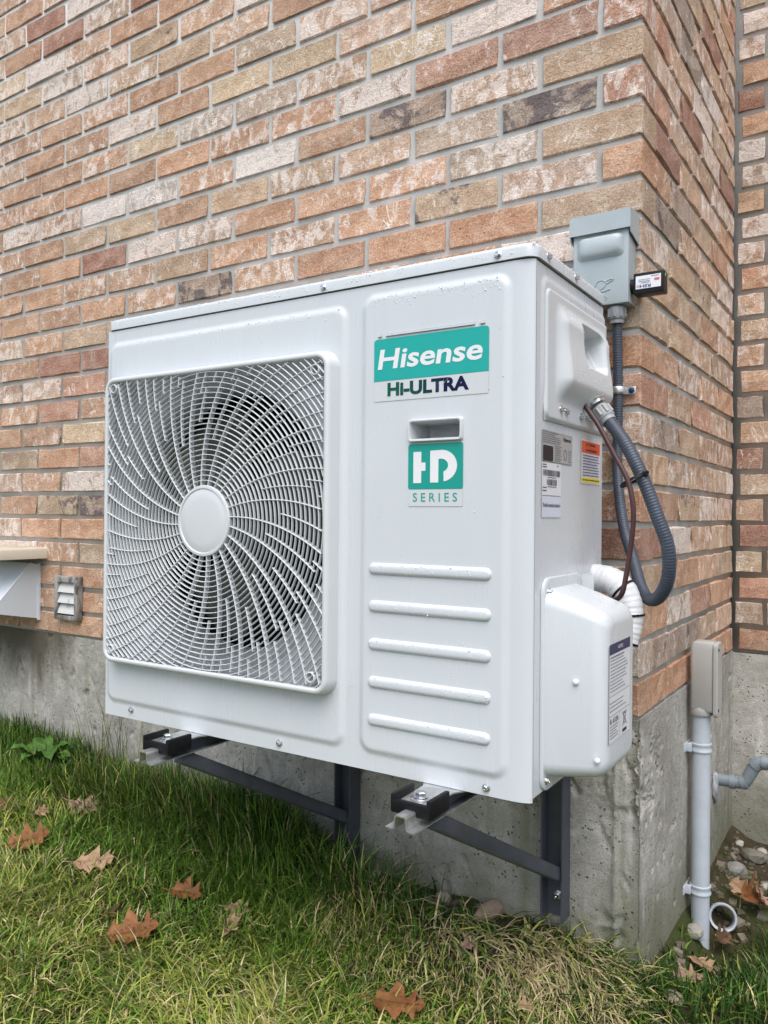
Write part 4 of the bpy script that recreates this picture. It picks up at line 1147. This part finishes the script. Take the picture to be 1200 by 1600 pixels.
# ------------------------------------------------------------------ conduit body, riser pipe and straps on the return wall
lb = empty('conduit_box', (.030, .372, -.055), 0, 'beige-grey conduit elbow box on top of the white riser pipe', 'conduit box')
loops = [[(x, y, z) for x, y in rrect(-.019 + i_, .028, -.022 + i_, .022 - i_, .006, 4)] for z, i_ in ((.004, .003), (.010, .0), (.140, 0), (.150, .003), (.154, .009))]
loops = [[(x, y * (1.0), z + (.0 if x > 0 else 0)) for x, y, z in L] for L in loops]
v, f = loft(loops); mesh_obj('body', v, f, M['lb'], lb, True, 35)
g = Geo(); loops = [[(x, y, z) for y, z in rrect(-.0245 + i_, .0245 - i_, -.006 + i_, .153 - i_, .010, 5)] for x, i_ in ((.0284, 0), (.0345, 0), (.0370, .0022))]; v, f = loft(loops); mesh_obj('cover', v, f, M['lb'], lb, True, 35)
v, f = lathe((0, 0, .016), (0, 0, -1), [(0, .021), (.008, .0235), (.020, .0235), (.022, .0225)], 24); mesh_obj('hub', v, f, M['lb'], lb, True, 40)
for z in (.010, .138):
    v, f = lathe((.0372, -.015, z), (1, 0, 0), [(0, .0032), (.0012, .0030), (.0014, .0018)], 10); mesh_obj('screw', v, f, M['black'], lb)
rz_ = gz(.03, .375)
riser = mesh_obj('riser_pipe', *lathe((0, 0, 0), (0, 0, 1), [(-.05, .0190), (-.055 - rz_ + .002, .0190)], 28), M['pvc'], None, True, 50); riser.location = (.030, .373, rz_)
tag(riser, 'white plastic conduit pipe rising from the soil up the concrete', 'pipe')
def strap_shape():
    loops = []
    for z, k in ((-.010, 0), (-.009, .0025), (-.006, .0030), (-.004, .0016), (.004, .0016), (.006, .0030), (.009, .0025), (.010, 0)):
        loops.append([(math.cos(a) * (.0194 + k), math.sin(a) * (.0194 + k), z) for a in np.linspace(math.radians(-178), math.radians(178), 30)])
    g = Geo(); v, f = loft(loops, False, False, False); g.add(v, f)
    g.add(*box(-.0285, -.0255, -.036, .020, -.009, .009, .001)); g.add(*box(-.0275, -.0150, -.0240, -.0130, -.009, .009, .002)); return g
s1 = strap_shape().build('pipe_strap', M['pvc'], None, True, 50); s1.location = (.030, .373, -.131); tag(s1, 'plastic strap on the riser pipe below the conduit box', 'strap', 'straps on the riser pipe')
s2 = s1.copy(); COL.objects.link(s2); s2.location = (.030, .373, -.437); s2['label'] = 'plastic strap on the riser pipe close to the ground'
# grey pipe leaving the wall
gp = empty('drain_pipe', (.05, .665, -.285), 0, 'worn grey pipe elbowing up and away from the foundation', 'pipe')
Pp = spline([(-.06, 0, .0), (-.02, 0, .0), (.012, 0, .0015), (.024, 0, .009), (.040, 0, .040), (.050, 0, .055), (.070, 0, .060), (.10, 0, .058), (.30, 0, .058), (.48, 0, .058), (.54, .03, .058), (.56, .09, .058), (.56, .26, .058)], 6)
v, f = tube(Pp, .0145, 16); mesh_obj('pipe_run', v, f, M['oldpipe'], gp, True, 60)
for c, d in (((-.006, 0, .0), (1, 0, 0)), ((.019, 0, .004), (.9, 0, .4)), ((.046, 0, .0515), (.7, 0, .75)), ((.066, 0, .0592), (1, 0, 0))):
    v, f = lathe(c, d, [(-.006, .0150), (-.006, .0172), (.006, .0172), (.006, .0150)], 18); mesh_obj('collar', v, f, M['oldpipe'], gp, True, 40)
V = []; 
bm = bmesh.new(); bmesh.ops.create_icosphere(bm, subdivisions=3, radius=1)
for q in bm.verts:
    k = 1 + .5 * (float(fbm(np.array([q.co.y * 3 + 5]), np.array([q.co.z * 3 + 2]), 3, 3)[0]) - .45); q.co = Vector((q.co.x * .008 * k, q.co.y * .020 * k * k, q.co.z * .036 * k * k))
bm.verts.index_update(); me = bpy.data.meshes.new('wall_sealant'); bm.to_mesh(me); bm.free(); me.materials.append(M['foam']); me.polygons.foreach_set('use_smooth', [True] * len(me.polygons))
o = link(bpy.data.objects.new('wall_sealant', me)); o.location = (.006, .650, -.300); tag(o, 'lumpy grey sealant where the worn pipe leaves the wall', 'sealant')
# open pipe fitting lying behind the riser
fx, fy = .060, .462; v, f = lathe((0, 0, 0), (-.22, .90, -.36), [(.0, .0255), (-.001, .0285), (.002, .0305), (.014, .0305), (.016, .0275), (.060, .0270), (.060, .0235), (.004, .0235), (.0, .0255)], 30, False)
o = mesh_obj('pipe_fitting', v, f, M['pvc'], None, True, 40); o.location = (fx, fy, gz(fx, fy) + .040); tag(o, 'open white pipe fitting lying behind the riser pipe', 'fitting')

# ------------------------------------------------------------------ vents on the left
hv = empty('vent_hood', (-1.805, 0, .04), 0, 'white sheet metal vent hood with sloping sides at the left edge', 'vent hood')
xa, xb = -.42, 0.; A = [(xa, 0, .0), (xb, 0, .0), (xb, 0, .165), (xa, 0, .165), (xa, -.155, .030), (xb, -.155, .030), (xb - .0, -.03, .170), (xa, -.03, .170), (xb, -.155, .036), (xa, -.155, .036)]
mesh_obj('hood_shell', A, [(1, 2, 6, 8, 5), (0, 4, 9, 7, 3), (7, 9, 8, 6), (4, 5, 8, 9), (3, 7, 6, 2)], M['hood'], hv)
g = Geo(); g.add(*box(xb - .004, xb + .004, -.008, -.0005, -.004, .168)); g.add(*tube([(xb - .002, -.155, .034), (xb - .002, -.03, .170)], .003, 6)); g.build('edge_flange', M['hood'], hv)
sl = empty('plastic_cover', (-1.765, 0, .225), 0, 'beige plastic cap sitting over the white vent hood', 'plastic cover')
loops = [[(x, y, z) for x, y in rrect(-.46 + i_, .0 - i_, -.165 + i_, .006, .012, 4)] for z, i_ in ((.0, .002), (.0, 0), (.026, 0), (.031, .003), (.034, .010))]
v, f = loft(loops); mesh_obj('cap_shell', v, f, M['beige'], sl, True, 40)
v, f = tube(spline([(-1.95, -.12, .165), (-1.875, -.115, .150), (-1.845, -.112, .125), (-1.835, -.112, .095)], 8), .0022, 6)
tag(mesh_obj('loose_wire', v, f, M['black'], None, True), 'short black wire curling over the white vent hood', 'wire')
lv = empty('wall_vent', (-1.648, -.002, .113), 0, 'small soot-stained louvred vent low on the brick wall', 'vent')
g = Geo(); w_, h_ = .054, .064
g.add(*box(-w_, -w_ + .014, -.020, 0, -h_, h_, .002)); g.add(*box(w_ - .014, w_, -.020, 0, -h_, h_, .002)); g.add(*box(-w_ + .013, w_ - .013, -.019, 0, h_ - .018, h_ - .001, .002)); g.add(*box(-w_ + .013, w_ - .013, -.019, 0, -h_ + .001, -h_ + .014, .002)); g.add(*box(-w_ + .015, w_ - .015, -.004, -.001, -h_ + .01, h_ - .01))
g.build('vent_frame', M['vent'], lv, True, 40)
for k in range(3):
    zc = .029 - k * .031; L = [[(x, y, z + zc) for x in ((-.040 if s == 0 else .040),) for y, z in ((-.004, .014), (-.007, .015), (-.016, -.006), (-.018, -.012), (-.015, -.013), (-.006, .008))] for s in (0, 1)]
    v, f = loft(L); mesh_obj('louvre', v, f, M['louvre'], lv)

# ------------------------------------------------------------------ fallen leaves and stones
LOBES = [(0, 0), (.06, .02), (.15, .12), (.22, .23), (.26, .15), (.36, .16), (.46, .30), (.53, .33), (.58, .21), (.62, .12), (.70, .15), (.80, .28), (.84, .24), (.84, .11), (.92, .09), (1.0, .0)]
def leaf_mesh(size, curl, fold, seed, mat):
    r = random.Random(seed); V = []; F = []; curl *= .55; fold *= .5
    up = [(x + r.uniform(-.015, .015), y * r.uniform(1.0, 1.35)) for x, y in LOBES]; dn = [(x + r.uniform(-.015, .015), -y * r.uniform(1.0, 1.35)) for x, y in LOBES]
    rows = 3
    for P in (up, dn):
        b = len(V)
        for i, (x, y) in enumerate(P):
            for k in range(rows + 1):
                q = k / rows; yy = y * q; xx = LOBES[i][0] * (1 - q) + x * q
                z = curl * (yy ** 2) * 3.0 + fold * abs(yy) + .10 * curl * math.sin(xx * 5 + seed) + .045 * math.sin(xx * 17 + yy * 20 + seed * 2) * q + .14 * curl * (xx - .5) ** 2 * 4
                V.append(((xx - .5) * size, yy * size, z * size))
        n = rows + 1
        for i in range(len(P) - 1):
            for k in range(rows): F.append((b + i * n + k, b + (i + 1) * n + k, b + (i + 1) * n + k + 1, b + i * n + k + 1))
    me = bpy.data.meshes.new('oak_leaf'); me.from_pydata(V, [], F); me.materials.append(M[mat]); me.polygons.foreach_set('use_smooth', [True] * len(F)); me.update(); return me
def leaf(x, y, rz, size, curl, fold, mat, label, tilt=(0, 0), lift=.03, seed=0):
    lift -= .018 if x < -.05 else .012; size *= .95
    o = bpy.data.objects.new('oak_leaf', leaf_mesh(size, curl, fold, seed, mat)); link(o); o.location = (x, y, gz(x, y) + lift); o.rotation_euler = (tilt[0], tilt[1], rz)
    stem = tube([(-.5 * size, 0, .03 * size), (-.62 * size, .01 * size, .05 * size), (-.72 * size, .04 * size, .03 * size)], .0011, 5); mesh_obj('stalk', *stem, M[mat], o)
    vein = tube([(-.5 * size, 0, .002 + .14 * curl * size), (0, 0, .0022), (.48 * size, 0, .002 + .14 * curl * size)], .0006, 5); mesh_obj('midrib', *vein, M[mat], o)
    tag(o, label, 'leaf', 'fallen oak leaves')
PI = math.pi
leaf(-1.236, -.396, .9, .105, .55, .25, 'leafred', 'curled red-brown oak leaf with raised lobes on the far left grass', (.5, -.25), .05, 1)
leaf(-1.052, -.362, .6, .100, .15, .05, 'leaftan', 'flat pale tan oak leaf beside the curled red-brown one', (.35, -.1), .042, 2)
leaf(-1.292, -.213, .2, .100, .2, .1, 'leafpink', 'pinkish brown leaf half sunk in long grass by the left wall', (.35, .1), .035, 3)
leaf(-1.346, -.290, 1.7, .045, .3, .2, 'leaftan', 'tiny tan leaf standing in the long grass at left', (.7, 0), .04, 4)
leaf(-1.462, -.313, .5, .090, .1, .1, 'leafdark', 'dark brown leaf cut off by the left edge', (.35, .1), .04, 5)
leaf(-.815, -.317, .5, .075, .5, .5, 'leafred', 'folded deep red leaf in the middle of the lawn', (.45, .1), .04, 6)
leaf(-.807, -.458, .75, .110, .6, .25, 'leafred', 'large curled brown oak leaf with a long stalk at lower left', (.45, -.2), .042, 7)
leaf(-.680, -.333, -1.0, .080, .2, .1, 'leaftan', 'pale tan oak leaf lowest of the middle lawn leaves', (.4, .15), .038, 8)
leaf(-.700, -.290, .3, .060, .25, .2, 'leaftan', 'small tan leaf overlapping the pale oak leaf', (.3, 0), .038, 9)
leaf(-.925, -.433, .1, .075, .2, .1, 'leafdark', 'thin dark brown leaf lying flat above the large curled one', (.3, 0), .022, 10)
leaf(-.291, -.344, .45, .098, .25, .1, 'leafred', 'wet red-brown oak leaf at the bottom edge of the picture', (.3, .05), .048, 11)
leaf(.100, .560, 1.2, .105, .9, .6, 'leafred', 'curled orange-brown leaf leaning by the open pipe fitting', (.8, .3), .050, 12)
leaf(.128, .560, 2.0, .080, .6, .4, 'leafpink', 'pale pink leaf at the right edge by the orange-brown one', (.7, -.2), .048, 13)
leaf(.075, .600, -.6, .070, .5, .4, 'leaftan', 'cream and brown leaf tucked beside the open pipe fitting', (.6, .2), .048, 14)
leaf(.072, .395, 1.4, .075, .5, .5, 'leafdark', 'dark shrivelled leaf at the foot of the riser pipe', (.7, .2), .044, 15)
leaf(.066, .090, .9, .075, .4, .2, 'leafpink', 'crumpled pinkish leaf by the concrete corner', (.15, .1), .030, 16)
leaf(.068, .215, 2.3, .070, .4, .3, 'leaftan', 'torn tan leaf between the pale stone and the crumpled one', (.1, .15), .028, 17)
leaf(-.124, -.213, .4, .038, .3, .2, 'leaftan', 'small pale leaf scrap on the lower right lawn', (.4, 0), .034, 18)
leaf(-.262, -.150, 1.0, .036, .4, .3, 'leafpink', 'small buff leaf scrap on dry grass under the brace', (.5, 0), .04, 19)

def stone(x, y, s, col, label, seed, sink=.25, sq=(1, .8, .6)):
    bm = bmesh.new(); bmesh.ops.create_icosphere(bm, subdivisions=2, radius=1); r = random.Random(seed); o3 = [r.uniform(0, 30) for _ in range(3)]
    for q in bm.verts:
        k = .72 + .6 * float(fbm(np.array([q.co.x * 1.3 + o3[0]]), np.array([q.co.y * 1.3 + q.co.z * 1.7 + o3[1]]), 2, seed)[0]); q.co = Vector((q.co.x * sq[0], q.co.y * sq[1], q.co.z * sq[2])) * k * s
    me = bpy.data.meshes.new('stone'); bm.to_mesh(me); bm.free(); me.materials.append(M['stone'])
    o = link(bpy.data.objects.new('stone', me)); o.location = (x, y, gz(x, y) + s * sq[2] * (1 - 2 * sink)); o.rotation_euler = (0, 0, r.uniform(0, 6)); o.color = (*col, 1); tag(o, label, 'stone', 'stones by the foundation')
GR = (.20, .19, .15); PA = (.42, .41, .36); PK = (.36, .24, .19); WH = (.58, .57, .52)
stone(.026, .335, .026, PA, 'pale angular stone against the foot of the riser pipe', 1, .2)
stone(.075, .800, .034, GR, 'large brown-green rock in the rubble under the worn pipe', 2, .2)
stone(.045, .720, .030, (.30, .31, .31), 'grey rock at the foot of the return wall rubble', 3)
stone(.030, .845, .015, WH, 'white pebble deep in the inner corner', 4)
stone(.085, .850, .016, WH, 'white pebble beyond the brown-green rock', 5)
stone(.110, .820, .020, PK, 'buff stone at the right edge of the rubble', 6)
stone(.118, .690, .014, WH, 'whitish pebble at the right edge above the leaves', 7)
stone(.050, .640, .012, GR, 'small dull stone between the grey rock and the leaves', 8)
stone(.070, -.020, .022, (.48, .40, .33), 'cream flat stone in the grass at the lower right corner', 9, .3, (1.2, .7, .4))
stone(-.280, -.012, .034, PK, 'pinkish rock at the wall under the right brace', 10, .4, (1.6, .5, .6))
stone(-.385, -.018, .022, (.40, .35, .30), 'buff lump of mortar on the soil between the two posts', 11, .3)
stone(-.555, -.020, .016, WH, 'chalky white lump just right of the left post', 12, .2)
stone(-.520, -.026, .011, WH, 'chalky white crumb second right of the left post', 13, .2)
stone(-.015, -.020, .026, PK, 'pinkish stone at the base of the outer corner', 14, .4, (1.3, .6, .6))
rub = Geo()
for k in range(420):
    x = random.uniform(.012, .30); y = random.uniform(.10, .89) if k % 4 == 0 else random.uniform(.50, .89); s = random.uniform(.002, .005) if k % 3 else random.uniform(.005, .012); z = gz(x, y)
    v, f = box(-s, s, -s * random.uniform(.5, 1), s * .8, -s * .5, s * .6); a = random.uniform(0, 6); ca, sa = math.cos(a), math.sin(a); b = random.uniform(-.5, .5)
    rub.add([(x + p * ca - q * sa, y + p * sa + q * ca, z + w + b * p) for p, q, w in v], f)
for k in range(140):
    x = random.uniform(-.66, -.30); y = random.uniform(-.10, -.01); s = random.uniform(.002, .007); z = gz(x, y)
    v, f = box(-s, s, -s * .7, s * .8, -s * .5, s * .6); a = random.uniform(0, 6); ca, sa = math.cos(a), math.sin(a)
    rub.add([(x + p * ca - q * sa, y + p * sa + q * ca, z + w) for p, q, w in v], f)
rb = rub.build('gravel', M['stone']); rb.color = (.22, .19, .14, 1); tag(rb, 'loose crumbs of stone and soil along the foundation', 'gravel', kind='stuff')

# ------------------------------------------------------------------ grass: every blade is geometry, joined as one mass
def blades(x, y, h, lean, az_, wid, col, name, parent=None):
    """arrays -> bent, tapered blades of three segments"""
    n = len(x); z = ground_np(x, y) - .004; seg = 4
    dx = np.cos(az_); dy = np.sin(az_); pxv = -dy; pyv = dx
    ts = np.linspace(0, 1, seg); V = np.zeros((n, seg * 2, 3), np.float32); C = np.zeros((n, seg * 2, 4), np.float32)
    for k, q in enumerate(ts):
        th = lean * (0.35 + 1.0 * q)        # bends further over towards the tip
        hx = h * q * np.sin(np.minimum(th, 1.75)) ; hz = h * q * np.cos(np.minimum(th * .92, 1.62))
        wq = wid * (1 - q ** 1.6) * .5 + .00012
        cx = x + dx * hx; cy = y + dy * hx; cz = z + hz
        V[:, 2 * k, 0] = cx - pxv * wq; V[:, 2 * k, 1] = cy - pyv * wq; V[:, 2 * k, 2] = cz
        V[:, 2 * k + 1, 0] = cx + pxv * wq; V[:, 2 * k + 1, 1] = cy + pyv * wq; V[:, 2 * k + 1, 2] = cz + wq * .5
        C[:, 2 * k, :3] = col; C[:, 2 * k + 1, :3] = col
    C[..., 3] = 1
    b = (np.arange(n) * seg * 2)[:, None]
    q = np.concatenate([np.stack([b + 2 * k, b + 2 * k + 1, b + 2 * k + 3, b + 2 * k + 2], -1) for k in range(seg - 1)], 1)
    o = np_mesh(name, V.reshape(-1, 3), q.reshape(-1, 4), M['grass'], parent, smooth=True)
    at = o.data.attributes.new('tint', 'FLOAT_COLOR', 'POINT'); at.data.foreach_set('color', C.reshape(-1)); return o

def grass_field(n, x0, x1, y0, y1, seed):
    g = np.random.default_rng(seed); x = g.uniform(x0, x1, n); y = g.uniform(y0, y1, n)
    d = -y
    clump = fbm(x * 9 + 40, y * 9 + 40, 3, 51); dry = fbm(x * 5 + 11, y * 5 + 7, 3, 61); fine = fbm(x * 30, y * 30, 2, 71)
    left = sstep(x, -.35, -.9)                                   # lush at left, thin and dry at right
    near = sstep(d, .26, .05)                                     # long growth in the lee of the wall
    bare = np.exp(-(((x + .50) / .22) ** 2 + ((y + .03) / .07) ** 2)) + .8 * np.exp(-(((x + .30) / .16) ** 2 + ((y + .02) / .05) ** 2))
    right = sstep(x, -.02, .04)
    soil_r = right * sstep(y, .42, .56)
    keep = (g.random(n) < np.clip(.42 + 1.1 * (clump - .3) + .3 * near * left, .12, 1) * np.clip(1 - bare, .03, 1) * (1 - .95 * soil_r) * (1 - .62 * right * sstep(x, .17, .07) * sstep(y, .02, .16)))
    keep &= ~((x < .012) & (y > -.006)) & ~((x < .055) & (np.abs(y - .373) < .024))
    x, y, d, clump, dry, fine, left, near, right = [a[keep] for a in (x, y, d, clump, dry, fine, left, near, right)]; n = len(x)
    h = (.030 + .030 * g.random(n) + .050 * near * left * g.random(n) + .022 * near * (1 - left) * g.random(n) + .02 * right * g.random(n)) * (.65 + .9 * clump)
    # tussocks
    for cx, cy, rr_, k in ((-.52, -.13, .10, .085), (-.80, -.11, .20, .080), (-1.15, -.10, .16, .040), (-.40, -.12, .12, .030), (-1.7, -.12, .25, .03)):
        h = h + k * np.exp(-(((x - cx) / rr_) ** 2 + ((y - cy) / (rr_ * .55)) ** 2)) * g.random(n)
    nearb = right * sstep(x, .20, .08) * sstep(y, .0, .10); h = h * (1 - .55 * nearb) * (1 - .25 * right)
    flat = np.exp(-(((x + .17) / .17) ** 2 + ((y + .11) / .09) ** 2)); h = h + .028 * flat * g.random(n)
    lean = .65 * flat + np.abs(g.normal(.55, .35, n)) + .35 * sstep(d, .18, .45) + .45 * (1 - left) * (1 - right) * g.random(n)
    az_ = g.uniform(0, 2 * np.pi, n)
    flow = np.where(g.random(n) < .55, 1, 0); az_ = np.where(flow == 1, -1.2 + 2.2 * (fbm(x * 4 + 3, y * 4 + 5, 2, 81) - .5) * 3 + g.normal(0, .5, n), az_)
    wid = .0016 + .0036 * g.random(n) ** 1.6 * (1 + .2 * near)
    green = np.array([.050, .110, .014]); bright = np.array([.155, .262, .034]); yel = np.array([.315, .342, .072]); straw = np.array([.45, .375, .20]); deep = np.array([.018, .050, .008])
    a = g.random(n)[:, None]
    col = green * (1 - a ** 1.5) + bright * a ** 1.5
    fy = np.clip(sstep(d, .20, .55) * .72 + (dry - .45) * 1.2 + .18 * (1 - left), 0, .95)[:, None]
    m = (g.random(n)[:, None] < fy); col = np.where(m, yel * (.65 + .5 * a), col)
    fs = np.clip(.05 + .36 * (1 - left) * (1 - right) * sstep(dry, .36, .58) + .12 * sstep(d, .25, .5) + .08 * near + .45 * flat, 0, .85)[:, None]
    m = (g.random(n)[:, None] < fs); col = np.where(m, straw * (.6 + .7 * g.random(n)[:, None]), col)
    m = (g.random(n)[:, None] < (.55 * near * (1 - flat) + .16 * right)[:, None]); col = np.where(m, deep * (.8 + .8 * a), col)  # darker blades near the wall paint in contact shade under the unit
    return x, y, h, lean, az_, wid, col
A = grass_field(150000, -2.35, .02, -.95, -.004, 1)
Bq = grass_field(26000, .004, .55, -.60, .80, 2)
Cq = grass_field(30000, -2.6, 1.2, -2.2, -.95, 3)
args = [np.concatenate([a, b, c]) for a, b, c in zip(A, Bq, Cq)]
tag(blades(*args, 'grass'), 'uneven lawn of green and yellowing grass along the house', 'grass', kind='stuff')
# a clump of tall thin stalks against the foundation
def stalks(cx, cy, n, hmin, hmax, spread, label, seed, cols):
    g = np.random.default_rng(seed); x = cx + g.normal(0, spread, n); y = np.minimum(cy + g.normal(0, spread * .6, n), -.01)
    col = np.array(cols)[g.integers(0, len(cols), n)] * g.uniform(.7, 1.2, (n, 1))
    o = blades(x, y, g.uniform(hmin, hmax, n), np.abs(g.normal(.22, .14, n)), g.uniform(0, 6.28, n), g.uniform(.0014, .0028, n), col, 'grass_clump'); tag(o, label, 'grass clump', 'tall grass clumps at the wall'); return o
stalks(-1.40, -.045, 46, .14, .30, .05, 'tall thin grass stalks standing against the concrete at left', 5, [(.10, .13, .04), (.16, .14, .06), (.06, .10, .02)])
stalks(-1.17, -.05, 60, .10, .20, .05, 'dense grass clump under the left end of the unit', 6, [(.06, .13, .02), (.10, .18, .03), (.14, .17, .05)])
stalks(-.44, -.10, 70, .08, .15, .045, 'dark green grass clump between the two wall posts', 7, [(.03, .08, .015), (.06, .12, .02)])
# broad-leaved weed
wd = empty('broadleaf_weed', (-1.60, -.12, gz(-1.6, -.12)), 0, 'broad-leaved green weed at the foot of the wall at left', 'weed')
for k in range(9):
    a = k * 2.4; L = random.uniform(.07, .12); wmax = L * random.uniform(.20, .28); V = []; F = []
    for i in range(9):
        q = i / 8; w = wmax * math.sin(math.pi * min(1, q ** .8)) ** .8 + .001; r = .012 + L * q; z = .025 + .050 * math.sin(q * 2.3) * (1 if k % 2 else .7)
        for s in (-1, -.5, 0, .5, 1):
            V.append((r * math.cos(a) - s * w * math.sin(a), r * math.sin(a) * .7 + s * w * math.cos(a), z + .35 * w * abs(s) + .004 * math.sin(q * 22 + s * 2)))
    for i in range(8):
        for j in range(4): b = i * 5 + j; F.append((b, b + 5, b + 6, b + 1))
    mesh_obj('leaf', V, F, M['leafgreen'], wd, True)
